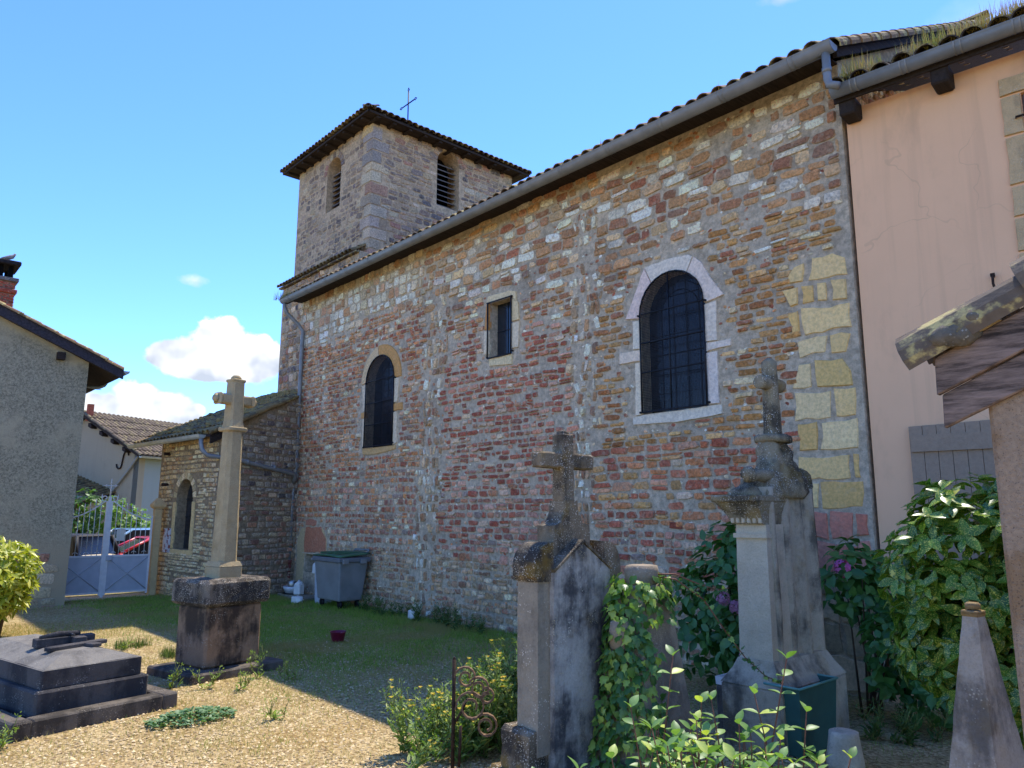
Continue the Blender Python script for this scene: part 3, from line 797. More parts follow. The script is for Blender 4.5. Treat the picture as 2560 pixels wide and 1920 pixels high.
# ---- windows
CR = (222,208,180); OR = (206,158,98)
def ring(cu, zs, r0, r1, a0, a1, n=8, out=None):
    """voussoir outline between radii r0 and r1 from angle a0 to a1 (degrees)"""
    i = [(cu+r0*math.cos(R(a0+(a1-a0)*k/n)), zs+r0*math.sin(R(a0+(a1-a0)*k/n))) for k in range(n+1)]
    o = out or [(cu+r1*math.cos(R(a1+(a0-a1)*k/n)), zs+r1*math.sin(R(a1+(a0-a1)*k/n))) for k in range(n+1)]
    return i+o
def put(win, poly, c, d=.03, name='surround_stone', jit=.006):
    V, F, c, _ = block(F0, poly, d, c, back=-.03, jit=jit, inset=.008); b = MB(); b.add(V, F, c); return b.build(name, M['cut'], win, world=True)
def grille(win, o, us, zs_, arched, n=.05):
    u0, u1, z0, zsp = o; b = MB(); r = .014
    if arched: path = [F0(u, v, n) for u, v in arch_pts(u0+.0, u1-.0, z0+.02, zsp)]
    else: path = [F0(u, v, n) for u, v in [(u0-.02,z0),(u1+.02,z0),(u1+.02,zsp),(u0-.02,zsp)]]
    path.append(path[0])
    for i in range(len(path)-1): b.tube([path[i], path[i+1]], r, 6)
    fr_ = b.build('grille_frame', M['iron'], win, world=True)
    c, rad = (u0+u1)/2, (u1-u0)/2
    for u in us:
        top = zsp + (math.sqrt(max(0, rad*rad-(u-c)**2)) if arched else 0)
        MB().tube([F0(u, z0, n), F0(u, top, n)], .01, 6).build('grille_bar', M['iron'], fr_, world=True)
    for z in zs_:
        hw = rad if z <= zsp or not arched else math.sqrt(max(0, rad*rad-(z-zsp)**2))
        MB().tube([F0(c-hw, z, n), F0(c+hw, z, n)], .011, 6).build('grille_bar', M['iron'], fr_, world=True)
    if arched:                                                      # fine wire mesh stretched inside the frame
        mb = MB(); st_ = .024
        u = u0+st_
        while u < u1:
            top = zsp+math.sqrt(max(0, rad*rad-(u-c)**2)); a_, b_ = F0(u-.0025, z0+.02, n-.018), F0(u+.0025, top, n-.014)
            mb.box(a_.x, b_.x, b_.y, a_.y, a_.z, b_.z); u += st_
        z = z0+st_
        while z < zsp+rad-.02:
            hw = rad if z <= zsp else math.sqrt(max(0, rad*rad-(z-zsp)**2)); a_, b_ = F0(c-hw, z-.0025, n-.013), F0(c+hw, z+.0025, n-.009)
            mb.box(a_.x, b_.x, b_.y, a_.y, a_.z, b_.z); z += st_
        stuff(mb.build('wire_mesh', M['iron'], fr_, world=True))
    lug = MB()
    for u, z in ((u0-.03, z0+.02), (u1+.03, z0+.05), (u0-.03, zsp), (u1+.03, zsp)): lug.tube([F0(u, z, .0), F0(u, z, n+.012)], .016, 6)
    stuff(lug.build('fixing_lug', M['iron'], fr_, world=True))
def glazing(win, outline, o, m, arched, rows, cols, n=-.19):
    u0, u1, z0, zsp = o
    b = MB(); pts = outline
    b.add([F0(u, v, n) for u, v in pts], [tuple(range(len(pts)))]); g = b.build('glass', m, win, world=True)
    lb = MB(); c, rad = (u0+u1)/2, (u1-u0)/2
    top = lambda u: zsp+(math.sqrt(max(0, rad*rad-(u-c)**2)) if arched else 0)
    for i in range(1, cols):
        u = u0+(u1-u0)*i/cols; lb.box(u-.004, u+.004, YW-n-.012, YW-n-.002, z0, top(u))
    ztop = zsp+(rad if arched else 0)
    for i in range(1, rows):
        z = z0+(ztop-z0)*i/rows; hw = rad if (z <= zsp or not arched) else math.sqrt(max(0, rad*rad-(z-zsp)**2))
        lb.box(c-hw, c+hw, YW-n-.014, YW-n-.004, z-.004, z+.004)
    if arched:
        for q in (.82, .6):
            p = [F0(c+rad*q*math.cos(math.pi*k/12), zsp+rad*q*math.sin(math.pi*k/12), n+.01) for k in range(13)]
            for k in range(12): lb.tube([p[k], p[k+1]], .006, 4)
    stuff(lb.build('lead_cames', M['lead'], g, world=True))
wB = MB().box(BW[0]-.001, BW[1]+.001, YW+.185, YW+.22, BW[2]-.02, BW[2]+.03).build('large_window', M['iron'], church, world=True)
wB['label'] = 'large round-headed window in a white stone surround'
glazing(wB, holeB, BW, M['glass'], True, 7, 5)
grille(wB, BW, [-6.22], [3.98, 4.42, 4.86], True)
cB = -6.19
for poly in ([(-7.03,4.85),(-6.84,5.22),(-6.65,5.57),(-6.53,5.31),(-6.64,5.16),(-6.72,5.02),(-6.745,4.81)],
             [(-6.65,5.575),(-6.24,5.61),(-5.86,5.58),(-5.8,5.53),(-5.91,5.33),(-6.05,5.395),(-6.19,5.405),(-6.36,5.385),(-6.52,5.3)],
             [(-5.79,5.53),(-5.66,5.41),(-5.52,5.15),(-5.33,4.87),(-5.64,4.82),(-5.66,5.02),(-5.74,5.19),(-5.9,5.33)],
             [(-6.9,4.36),(-6.745,4.35),(-6.745,4.79),(-6.9,4.8)], [(-7.17,4.18),(-6.745,4.17),(-6.745,4.34),(-7.16,4.35)], [(-6.88,3.36),(-6.745,3.37),(-6.745,4.16),(-6.87,4.16)],
             [(-5.64,4.27),(-5.46,4.26),(-5.45,4.82),(-5.64,4.8)], [(-5.64,4.14),(-5.26,4.16),(-5.25,4.25),(-5.64,4.26)], [(-5.64,3.4),(-5.47,3.4),(-5.47,4.12),(-5.64,4.12)],
             [(-6.94,3.24),(-6.2,3.21),(-5.79,3.23),(-5.43,3.26),(-5.43,3.385),(-6.2,3.375),(-6.75,3.365),(-6.94,3.34)]):
    put(wB, poly, tuple(x*U(.97,1.03) for x in (224,214,194)))
wA = MB().box(AW[0]-.001, AW[1]+.001, YW+.185, YW+.22, AW[2]-.02, AW[2]+.03).build('arched_window', M['iron'], church, world=True)
wA['label'] = 'round-headed stained glass window in a yellow stone surround'
glazing(wA, holeA, AW, M['glass'], True, 8, 4)
grille(wA, AW, [], [3.86, 4.34, 4.84], True)
cA = (AW[0]+AW[1])/2; rA = (AW[1]-AW[0])/2
put(wA, ring(cA, AW[3], rA, rA+.24, 100, 180), (218,192,150)); put(wA, ring(cA, AW[3], rA, rA+.25, 0, 99), OR)
for poly, c in (([(-14.66,4.2),(-14.53,4.2),(-14.53,4.8),(-14.74,4.8)],CR), ([(-14.74,4.05),(-14.53,4.05),(-14.53,4.18),(-14.74,4.18)],OR), ([(-14.64,3.36),(-14.53,3.36),(-14.53,4.03),(-14.66,4.03)],CR),
                ([(-13.4,4.27),(-13.26,4.27),(-13.22,4.8),(-13.4,4.8)],CR), ([(-13.4,4.09),(-13.08,4.09),(-13.08,4.25),(-13.4,4.25)],OR), ([(-13.4,3.36),(-13.24,3.4),(-13.27,4.07),(-13.4,4.07)],CR),
                ([(-14.62,3.23),(-14.1,3.2),(-13.7,3.23),(-13.28,3.28),(-13.3,3.355),(-14.62,3.355)],(204,170,118))):
    put(wA, poly, c)
wS = MB().box(SQ[0]-.001, SQ[1]+.001, YW+.185, YW+.22, SQ[2]-.02, SQ[2]+.03).build('square_window', M['iron'], church, world=True)
wS['label'] = 'small square-headed window with an iron frame'
glazing(wS, holeS, SQ, M['glass_blue'], False, 2, 2, -.18)
grille(wS, SQ, [], [], False)
for poly, c in (([(-10.35,5.82),(-9.64,5.8),(-9.5,5.68),(-9.52,5.86),(-9.7,5.92),(-10.3,5.93)],(222,204,164)), ([(-10.39,5.3),(-10.25,5.28),(-10.25,5.79),(-10.33,5.79)],(196,142,86)), ([(-10.41,4.83),(-10.25,4.82),(-10.25,5.27),(-10.4,5.29)],CR),
                ([(-9.64,4.83),(-9.46,4.83),(-9.43,5.3),(-9.64,5.3)],CR), ([(-9.64,5.32),(-9.43,5.32),(-9.46,5.66),(-9.64,5.77)],(220,200,158)), ([(-10.25,4.6),(-9.62,4.55),(-9.62,4.735),(-10.25,4.735)],(224,206,164))):
    put(wS, poly, c)

# ---- roof, eave, gutter, downpipe
sl_ = (RZ-7.5)/(RY-8.12); sv = Vector((0,1,sl_)).normalized(); nv = Vector((0,-sl_,1)).normalized()
b = MB(); E0 = Vector((0, 8.16, 7.5))
b.add([(XL-.12,8.16,7.44),(XR+.16,8.16,7.44),(XR+.16,RY,RZ-.06),(XL-.12,RY,RZ-.06),(XL-.12,20.4,7.44),(XR+.16,20.4,7.44),
       (XL-.12,8.16,7.4),(XR+.16,8.16,7.4),(XR+.16,RY,RZ-.12),(XL-.12,RY,RZ-.12),(XL-.12,20.4,7.4),(XR+.16,20.4,7.4)],
      [(0,1,2,3),(3,2,5,4),(7,6,9,8),(8,9,10,11),(0,6,7,1),(1,7,8,2),(2,8,11,5),(3,9,6,0),(4,10,9,3),(4,5,11,10)])
roof = b.build('roof', M['eave_wood'], church, world=True)
rows = [E0 + sv*(.36*j) for j in range(int((RY-8.16)/sv.y/.36)+1)]
n_t = int((XR+.12-XL)/.215); sb = MB()
for i in range(n_t+1):
    x = XL-.05+.215*i
    for j, p in enumerate(rows):
        P = (x+U(-.012,.012), p.y-(.05 if j == 0 else 0)+U(-.015,.015), p.z-.015+.02*(j > 0)+U(-.006,.006))
        if j == 0: place_tile(roof, M['tile'], P, sv+Vector((U(-.03,.03),0,U(-.02,.02))), nv, 1.05)
        else: tile_geo(sb, P, sv, nv, 1.05)
    for j, p in enumerate(rows): tile_geo(sb, (x+.107, p.y+.0, p.z-.01), sv, -nv, .95)
# the far slope
for i in range(n_t+1):
    x = XL-.05+.215*i; tile_geo(sb, (x, 20.35, 7.45), Vector((0,-1,sl_)), Vector((0,sl_,1)).normalized(), 1.05)
stuff(sb.build('roof_tiles', M['tile'], roof, world=True))
# verge tiles along the gable and the ridge
vb = 0
for j in range(19):
    p = E0 + sv*(.37*j)
    place_tile(roof, M['tile'], (XR+.13, p.y, p.z-.06), sv, (nv+Vector((.45,0,0))).normalized(), 1.15, 'verge_tile')
    if j > 2:
        q = Vector((XR+.12, p.y, p.z)); 
for i in range(36): place_tile(roof, M['tile'], (XL-.1+.41*i, RY, RZ+.01), (1,0,.04), (0,0,1), 1.25, 'ridge_tile')
b = MB()
wallv = [(8.3,7.36),(RY,RZ-.2),(RY,RZ-.03),(8.3,7.53)]
b.prism(wallv, Frame((XR+.1,0,0),(0,1,0),(1,0,0)), -.02, .03); b.build('verge_board', M['eave_wood'], church, world=True)
b = MB().box(XL-.02, XR+.05, 8.16, 8.2, 7.35, 7.4); b.build('fascia_board', M['eave_wood'], church, world=True)
MB().box(XL-.02, XR, 8.2, 8.6, 7.45, 7.47).build('soffit_board', M['eave_wood'], church, world=True)
g = gutter(church, (XL-.0, 8.06, 7.42), (XR+.2, 8.06, 7.4), (0,-1,0), .105, joints=15)
b = MB(); PX = -17.72
b.tube([(XL+.1,8.06,7.33),(XL+.1,8.06,7.22),(XL+.14,8.12,7.06),(PX-.08,8.4,6.78),(PX,8.5,6.6),(PX,8.5,6.3),(PX,8.5,3.2),(PX,8.5,2.9),(PX+.0,8.46,2.6),(PX+.02,8.44,2.4),(PX+.02,8.44,.75)], .05, 10)
dp = b.build('downpipe', M['zinc'], church, world=True)
b = MB()
for z in (6.2, 4.9, 3.6, 2.45): b.tube([(PX,8.5 if z > 3 else 8.44,z),(PX,8.5 if z > 3 else 8.44,z+.03)], .058, 10)
stuff(b.build('pipe_collar', M['zinc'], dp, world=True))
b = MB(); b.tube([(PX+.02,8.44,.0),(PX+.02,8.44,.72)], .055, 10); b.tube([(PX+.02,8.44,.72),(PX+.02,8.44,.8)], .07, 10)
b.build('cast_iron_foot', m_plain('red_oxide', (120,66,56), .7, .3, .2, 10), dp, world=True)
# short spout at the house end
b = MB(); b.tube([(XR+.1,8.06,7.32),(XR+.1,8.06,6.98),(XR+.12,8.06,6.9),(XR+.22,8.06,6.84)], .048, 10); sp = b.build('spout', M['zinc'], church, world=True)
MB().tube([(XR+.1,8.06,7.06),(XR+.1,8.06,7.12)], .056, 10).build('pipe_collar', M['zinc'], sp, world=True)
# ------------------------------------------------------------------ bell tower
TX0, TX1, TY0, TY1, TZ = -21.9, -17.3, 10.1, 15.4, 12.98
tower = thing('bell_tower', 'square stone bell tower with arched louvred openings and low tiled roof', 'tower', ((TX0+TX1)/2, TY0, 0))
FS = Frame((0, TY0, 0), (1,0,0), (0,-1,0)); FE = Frame((TX1, 0, 0), (0,1,0), (1,0,0))
wS_ = (-19.95, -19.08, 10.98, 12.22); wE_ = (12.36, 13.2, 11.1, 12.52)
b = MB()
wall_panel(b, FS, [(TX0, 7), (TX1, 7), (TX1, TZ), (TX0, TZ)], [arch_pts(*wS_)], 0, -.6)
wall_panel(b, FE, [(TY0+.003, 7), (TY1, 7), (TY1, TZ), (TY0+.003, TZ)], [arch_pts(*wE_)], -.003, -.6)
b.box(TX0, TX0+.5, TY0+.01, TY1-.01, 7, TZ-.01); b.box(TX0+.01, TX1-.01, TY1-.5, TY1-.004, 7, TZ-.01)
twall = b.build('tower_wall', M['mortar_dark'], tower, world=True)
GREY = [((164,142,120),3), ((146,126,112),3), ((126,112,106),2), ((168,148,124),2), ((158,118,104),1.2), ((186,172,148),1), ((104,96,98),1)]
GREYS = [((150,132,114),4), ((132,118,106),3), ((154,138,120),2), ((172,156,128),1), ((112,102,100),2)]
def near_hole(u, v, w, h, o, pad=.05):
    return o[0]-pad-w*.45 < u < o[1]+pad+w*.45 and o[2]-.05-h*.4 < v < o[3]+(o[1]-o[0])/2+h*.5
S = []
S += courses(FS, TX0, TX1, 9.0, TZ-.02, (.11,.22), (.16,.4), (.012,.04), lambda u, v, w, h: TX0+w*.5 < u < TX1-.28-w*.3 and not near_hole(u, v, w, h, wS_) and v+h/2 < TZ, cf(GREYS), skip=.12, depth=(.004,.02), tilt=.2)
S += courses(FE, TY0, TY1, 7.6, TZ-.02, (.1,.2), (.16,.44), (.015,.045), lambda u, v, w, h: TY0+.3+w*.4 < u < TY1-w*.5 and not near_hole(u, v, w, h, wE_) and v+h/2 < TZ, cf(GREY), skip=.06, depth=(.008,.03), tilt=.1)
v = 8.0; k = 0
while v < TZ-.35:
    h = U(.24,.42); a, c_ = (.52,.3) if k % 2 else (.3,.55); c = pick([((158,148,136),3), ((176,164,142),2), ((176,136,120),1.2), ((140,132,128),2)])
    S.append(block(FS, [(TX1-a,v),(TX1-.004,v),(TX1-.004,v+h-.03),(TX1-a,v+h-.03)], .022, c, jit=.014))
    S.append(block(FE, [(TY0-.016,v),(TY0+c_,v),(TY0+c_,v+h-.03),(TY0-.016,v+h-.03)], .02, c, jit=.014)); v += h; k += 1
S.append(block(FS, [(TX1-.62,TZ-.34),(TX1-.002,TZ-.34),(TX1-.002,TZ-.02),(TX1-.5,TZ-.02)], .03, (206,182,136)))
lay(S, twall, M['stone'])
for o_, fr, nm in ((wS_, FS, 'south'), (wE_, FE, 'east')):
    c, r = (o_[0]+o_[1])/2, (o_[1]-o_[0])/2
    b = MB(); pts = arch_pts(*o_); b.add([fr(u, v, -.59) for u, v in pts], [tuple(range(len(pts)))]); lo = b.build('belfry_opening', M['void'], twall, world=True)
    z = o_[2]+.12
    while z < o_[3]+.1:
        b = MB(); V = [fr(o_[0], z+.1, -.42), fr(o_[1], z+.1, -.42), fr(o_[1], z-.02, -.2), fr(o_[0], z-.02, -.2)]
        V += [p+Vector((0,0,.03)) for p in V]; b.add(V, [(0,1,2,3),(7,6,5,4),(0,4,5,1),(1,5,6,2),(2,6,7,3),(3,7,4,0)])
        b.build('louvre_slat', M['louvre'], lo, world=True); z += .165
    # thin stones of the arch ring
    for i in range(9):
        a0, a1 = 180*i/9+1.5, 180*(i+1)/9-1.5
        V, F, cc, _ = block(fr, ring(c, o_[3], r+.005, r+.2, a0, a1, 2), .02, pick(GREY), jit=.008); b = MB(); b.add(V, F, cc); b.build('arch_stone', M['stone'], lo, world=True)
# lower stage with tiled weathering
LY, LZ = 9.8, 9.02; FL = Frame((0, LY, 0), (1,0,0), (0,-1,0))
b = MB(); b.box(TX0-.08, TX1+.02, LY, TY0-.006, 3.5, LZ); lst = b.build('lower_stage', M['mortar_dark'], tower, world=True)
S = courses(FL, TX0-.06, TX1, 4.5, LZ-.03, (.12,.24), (.14,.34), (.012,.04), lambda u, v, w, h: TX0-.06+w*.5 < u < TX1-w*.5 and v+h/2 < LZ, cf(GREY+LOW), skip=.08, depth=(.01,.06), tilt=.15)
b = MB()
for V, F, c, _ in S: addc(b, V, F, c)
stuff(b.build('rubble_stones', M['stone'], lst, world=True))
sv2 = Vector((0,1,.55)).normalized(); nv2 = Vector((0,-.55,1)).normalized()
for i in range(23):
    x = TX0-.1+.205*i
    for j in range(2): place_tile(lst, M['tile_moss'], (x, LY-.16+.27*j, LZ+.0+.15*j+U(-.01,.01)), sv2, nv2, .95, 'weathering_tile')
MB().box(TX0-.16, TX1+.05, LY-.12, LY-.004, LZ-.06, LZ-.01).build('string_course', M['tile_grey'], tower, world=True)
# roof
OV = .4; ex0, ex1, ey0, ey1 = TX0-OV, TX1+OV, TY0-OV, TY1+OV; ez = 13.02; ax, ay, az = (TX0+TX1)/2, (TY0+TY1)/2, 14.45
b = MB(); b.add([(ex0,ey0,ez),(ex1,ey0,ez),(ex1,ey1,ez),(ex0,ey1,ez),(ax,ay,az),(ex0,ey0,ez-.06),(ex1,ey0,ez-.06),(ex1,ey1,ez-.06),(ex0,ey1,ez-.06)],
      [(0,1,4),(1,2,4),(2,3,4),(3,0,4),(8,7,6,5),(0,5,6,1),(1,6,7,2),(2,7,8,3),(3,8,5,0)])
troof = b.build('roof', M['eave_wood'], tower, world=True)
b = MB()
for A, B, out in (((ex0,ey0),(ex1,ey0),(0,-1)), ((ex1,ey0),(ex1,ey1),(1,0))):
    n = 22; A = Vector((*A,0)); B = Vector((*B,0)); apex = Vector((ax,ay,az)); L = (B-A).length; mid = (A+B)/2
    run = abs((apex-mid).x*out[0]+(apex-mid).y*out[1]); rise = az-ez; along = Vector((-out[0]*run, -out[1]*run, rise)).normalized(); nrm = Vector((out[0]*rise, out[1]*rise, run)).normalized()
    cnt = int(L/.205)
    for i in range(cnt+1):
        t = (i+.3)/(cnt+.6); P = A+(B-A)*t; P.z = ez+.005+U(-.008,.008); P += Vector((out[0], out[1], 0))*.08
        place_tile(troof, M['tile_grey'], P, along, nrm, 1.1)
        rowsn = int(min(t, 1-t)*2*math.hypot(run, rise)/.36)
        for j in range(1, rowsn): tile_geo(b, P+along*.36*j+nrm*.02, along, nrm, 1.0)
stuff(b.build('roof_tiles', M['tile_grey'], troof, world=True))
for k in range(9): 
    for cx, cy in ((ex1,ey0),(ex0,ey0),(ex1,ey1)):
        D = Vector((ax-cx, ay-cy, az-ez)); dn = D.normalized()
        place_tile(troof, M['tile_grey'], Vector((cx,cy,ez+.05))+dn*(.4*k-.05), dn, Vector((0,0,1))-dn*dn.z, 1.2, 'hip_tile')
for i in range(10):
    x = ex0+.3+.52*i; MB().box(x-.05, x+.05, ey0+.03, TY0+.2, ez-.13, ez-.062).build('rafter_end', M['eave_wood'], tower, world=True)
for i in range(11):
    y = ey0+.35+.54*i; MB().box(TX1-.2, ex1-.03, y-.05, y+.05, ez-.128, ez-.064).build('rafter_end', M['eave_wood'], tower, world=True)
b = MB(); b.box(ex0+.02, ex1, ey0-.02, ey0+.025, ez-.075, ez-.012); b.box(ex1-.025, ex1+.02, ey0+.03, ey1, ez-.075, ez-.012); b.build('fascia_board', M['eave_wood'], tower, world=True)
b = MB(); cx_, cy_ = ax, ay
b.tube([(cx_,cy_,az-.1),(cx_,cy_,16.0)], .022, 6); b.tube([(cx_-.36,cy_,15.55),(cx_+.36,cy_,15.55)], .022, 6)
for P, d in (((cx_,cy_,16.0),(0,0,1)), ((cx_-.36,cy_,15.55),(-1,0,0)), ((cx_+.36,cy_,15.55),(1,0,0))):
    P = Vector(P); d = Vector(d); s_ = Vector((0,0,1)) if abs(d.z) < .5 else Vector((1,0,0))
    q = [P, P+d*.06+s_*.045, P+d*.14, P+d*.06-s_*.045, P]
    for i in range(4): b.tube([q[i], q[i+1]], .014, 5)
b.build('roof_cross', M['iron'], tower, world=True)

# ------------------------------------------------------------------ lean-to annex
A0 = Vector((-20.2, 6.02, 0)); A1 = Vector((-16.92, 6.3, 0)); A2 = Vector((-17.72, 8.58, 0)); AZ = 3.72
annex = thing('stone_annex', 'low stone annex with a narrow arched window and a mossy tiled lean-to roof', 'annex', tuple(A0))
ud = (A1-A0).normalized(); FN = Frame(A0, ud, Vector((ud.y, -ud.x, 0))); LN = (A1-A0).length
ue = (A2-A1).normalized(); FSI = Frame(A1, ue, Vector((ue.y, -ue.x, 0))); LS = (A2-A1).length
aw = (1.12, 2.02, 1.08, 2.28)
b = MB(); wall_panel(b, FN, [(0,-.2),(LN,-.2),(LN,AZ),(0,AZ)], [arch_pts(*aw)], 0, -.4)
for i_, p_ in enumerate(b.v):
    if abs((Vector(p_)-A0).dot(ud)-LN) < .01 and (Vector(p_)-A0).dot(FN.N) < -.2: b.v[i_] = tuple(Vector(p_)-ud*.24)
wall_panel(b, FSI, [(.004,-.2),(LS,-.2),(LS,4.92),(.004,AZ+.02)], [], -.004, -.03)
b.add([A0+Vector((0,0,-.2)), Vector((-20.6,9.7,-.2)), Vector((-20.6,9.7,5.3)), A0+Vector((0,0,AZ))], [(0,1,2,3)])
aw_ = b.build('annex_wall', m_mortar('annex_mortar', (158,142,118)), annex, world=True)
ACR = [((214,190,146),4), ((200,172,126),3), ((224,206,168),2), ((186,156,112),1.5), ((176,132,92),.8)]
BRK = [((214,196,156),4), ((204,182,140),3), ((222,208,174),2), ((190,164,124),1)]
SID = [((146,134,124),3), ((128,118,114),3), ((166,154,138),2), ((168,156,138),2), ((142,108,94),1.2), ((96,88,90),1.5)]
SID2 = [((168,124,102),2), ((160,142,122),2), ((148,132,118),2), ((182,160,130),1.4), ((136,100,86),1)]
inbrick = lambda u, v: .85 < u < 2.6 and .55 < v < 2.62 + .15*n3(u*2, v*2)
nh = lambda u, v, w, h: near_hole(u, v, w, h, aw, .19)
S = courses(FN, 0, LN, -.05, AZ-.02, (.07,.12), (.11,.24), (.014,.03), lambda u, v, w, h: .02+w*.5 < u < LN-w*.5 and not inbrick(u, v) and not nh(u, v, w, h) and v+h/2 < AZ, cf(ACR), skip=.03)
S += courses(FN, .7, 2.8, .5, 2.8, (.052,.062), (.15,.2), (.012,.02), lambda u, v, w, h: inbrick(u, v) and not nh(u, v, w, h), cf(BRK), skip=.01, wave=.01, split=0, tilt=.01, p=(5,8))
zt = lambda u: AZ + (4.92-AZ)*u/LS
S += courses(FSI, 0, LS, -.05, 4.9, (.08,.15), (.12,.32), (.02,.045), lambda u, v, w, h: .02+w*.5 < u < LS-w*.4 and v+h/2 < zt(u)-.05 and v > .0, lambda u, v: pick(SID if v+.3*n3(u*2,v*2) > 2.3 else SID2), skip=.07)
lay(S, aw_, M['stone'])
for i in range(11):
    cA_, rA_ = (aw[0]+aw[1])/2, (aw[1]-aw[0])/2
    V, F, cc, _ = block(FN, ring(cA_, aw[3], rA_+.004, rA_+.17, 180*i/11+1, 180*(i+1)/11-1, 2), .02, pick(BRK), jit=.004); b = MB(); b.add(V, F, cc); b.build('arch_brick', M['stone'], aw_, world=True)
win = MB(); pts = arch_pts(*aw); win.add([FN(u, v, -.25) for u, v in pts], [tuple(range(len(pts)))]); win = win.build('arched_window', M['glass'], annex, world=True)
for s_ in ([(aw[0]-.17,1.08),(aw[0],1.08),(aw[0],2.2),(aw[0]-.15,2.2)], [(aw[1],1.08),(aw[1]+.17,1.08),(aw[1]+.15,2.2),(aw[1],2.2)], [(aw[0]-.2,.96),(aw[1]+.2,.96),(aw[1]+.2,1.075),(aw[0]-.2,1.075)]):
    V, F, cc, _ = block(FN, s_, .02, (212,188,138), jit=.004); b = MB(); b.add(V, F, cc); b.build('surround_stone', M['cut'], win, world=True)
b = MB()
for z in (1.45, 1.85, 2.25): b.tube([FN(aw[0],z,-.235), FN(aw[1],z,-.235)], .008, 4)
b.build('glazing_bar', M['lead'], win, world=True)
b = MB()
for z in (2.62, 3.38): b.tube([FN(.55, z, -.05), FN(.55, z, .16)], .04, 6)
stuff(b.build('iron_stub', M['rust'], annex, world=True))
# roof: slab, tiles, moss
def on_roof(u, w): return FN(u, AZ+.12+w*.46, -w)        # w metres up plan from the eave line
EA = -.33; TOPW = 3.5
b = MB(); q = [on_roof(-.95, EA), on_roof(LN+.12, EA), on_roof(LN+.12-.85, 2.25), on_roof(LN-1.2, TOPW), on_roof(-.95, TOPW)]
b.add([p+Vector((0,0,-.02)) for p in q]+[p+Vector((0,0,-.08)) for p in q], [(0,1,2,3,4),(9,8,7,6,5)]+[(i,i+5,(i+1)%5+5,(i+1)%5) for i in range(5)])
ar = b.build('roof', M['eave_wood'], annex, world=True)
al = (on_roof(0,1)-on_roof(0,0)).normalized(); nr = ud.cross(al)
b = MB()
for i in range(21):
    u = -.9+.21*i
    for j in range(10):
        w = EA+.355*j
        lim = LN+.1-max(0, w)*.37
        if u > lim+.05: continue
        P = on_roof(u, w)+nr*(.02*(j > 0)+U(-.01,.012))
        place_tile(ar, M['tile_moss'], P, al+ud*U(-.04,.04), nr, 1.03)
        tile_geo(b, on_roof(u+.105, w)+nr*.045, al, -nr, .95)
stuff(b.build('channel_tiles', M['tile_moss'], ar, world=True))
# moss cushions lying on the tiles
b = MB(); r_ = random.Random(4)
for i in range(420):
    u, w = r_.uniform(-.9, LN), r_.uniform(-.1, 3.2)
    if u > LN-.37*w or n3(u*.8, w*.8, 5)+.12 < 0: continue
    P = on_roof(u, w)+nr*.08; s_ = r_.uniform(.03,.09)
    b.lathe([(s_,-.02),(s_*.95,s_*.2),(s_*.6,s_*.5),(s_*.1,s_*.6)], tuple(P), 6, None, True, 1, 1, .6)
mm = NM('moss', .95, .05); mm.color(mm.mix(mm.noise(9, 5), lin((112,96,56)), lin((180,158,108)))); mm.bump(mm.noise(60, 4), .9, .02); M['moss'] = mm.m
stuff(b.build('moss_cushions', M['moss'], ar, world=True))
vf = [on_roof(LN+.1, EA), on_roof(LN+.1-.85, 2.25)]
b = MB(); d_ = FN.N*0; b.add([vf[0]+Vector((0,0,-.24)), vf[1]+Vector((0,0,-.24)), vf[1]+Vector((0,0,-.085)), vf[0]+Vector((0,0,-.085))]+[p+Vector((.04,.015,0)) for p in (vf[0]+Vector((0,0,-.24)), vf[1]+Vector((0,0,-.24)), vf[1]+Vector((0,0,-.085)), vf[0]+Vector((0,0,-.085)))], [(3,2,1,0),(4,5,6,7),(0,1,5,4),(1,2,6,5),(2,3,7,6),(3,0,4,7)])
b.build('verge_board', M['eave_wood'], annex, world=True)
ga = on_roof(-1.05, EA)+FN.N*.08+Vector((0,0,-.03)); gb = on_roof(LN-.1, EA)+FN.N*.08+Vector((0,0,-.03))
gutter(annex, ga, gb, FN.N, .085, M['zinc_pale'], 4)
e = FSI.N*.1
b = MB(); b.tube([gb+Vector((-.06,0,-.06)), gb+Vector((-.05,0,-.2)), gb+Vector((-.0,.02,-.34)), gb+Vector((.1,.1,-.46)), FSI(.35,3.14,.1), FSI(LS*.6,2.99,.1), FSI(LS-.25,2.9,.1), Vector((PX+.12,8.44,2.82)), Vector((PX+.03,8.44,2.66))], .05, 10)
ap = b.build('drain_pipe', M['zinc'], annex, world=True)
b = MB()
for t in (.28, .62): P = FSI(LS*t, 3.17-.25*t, .1); b.tube([P-ue*.03, P+ue*.03], .062, 10)
stuff(b.build('pipe_collar', M['zinc'], ap, world=True))
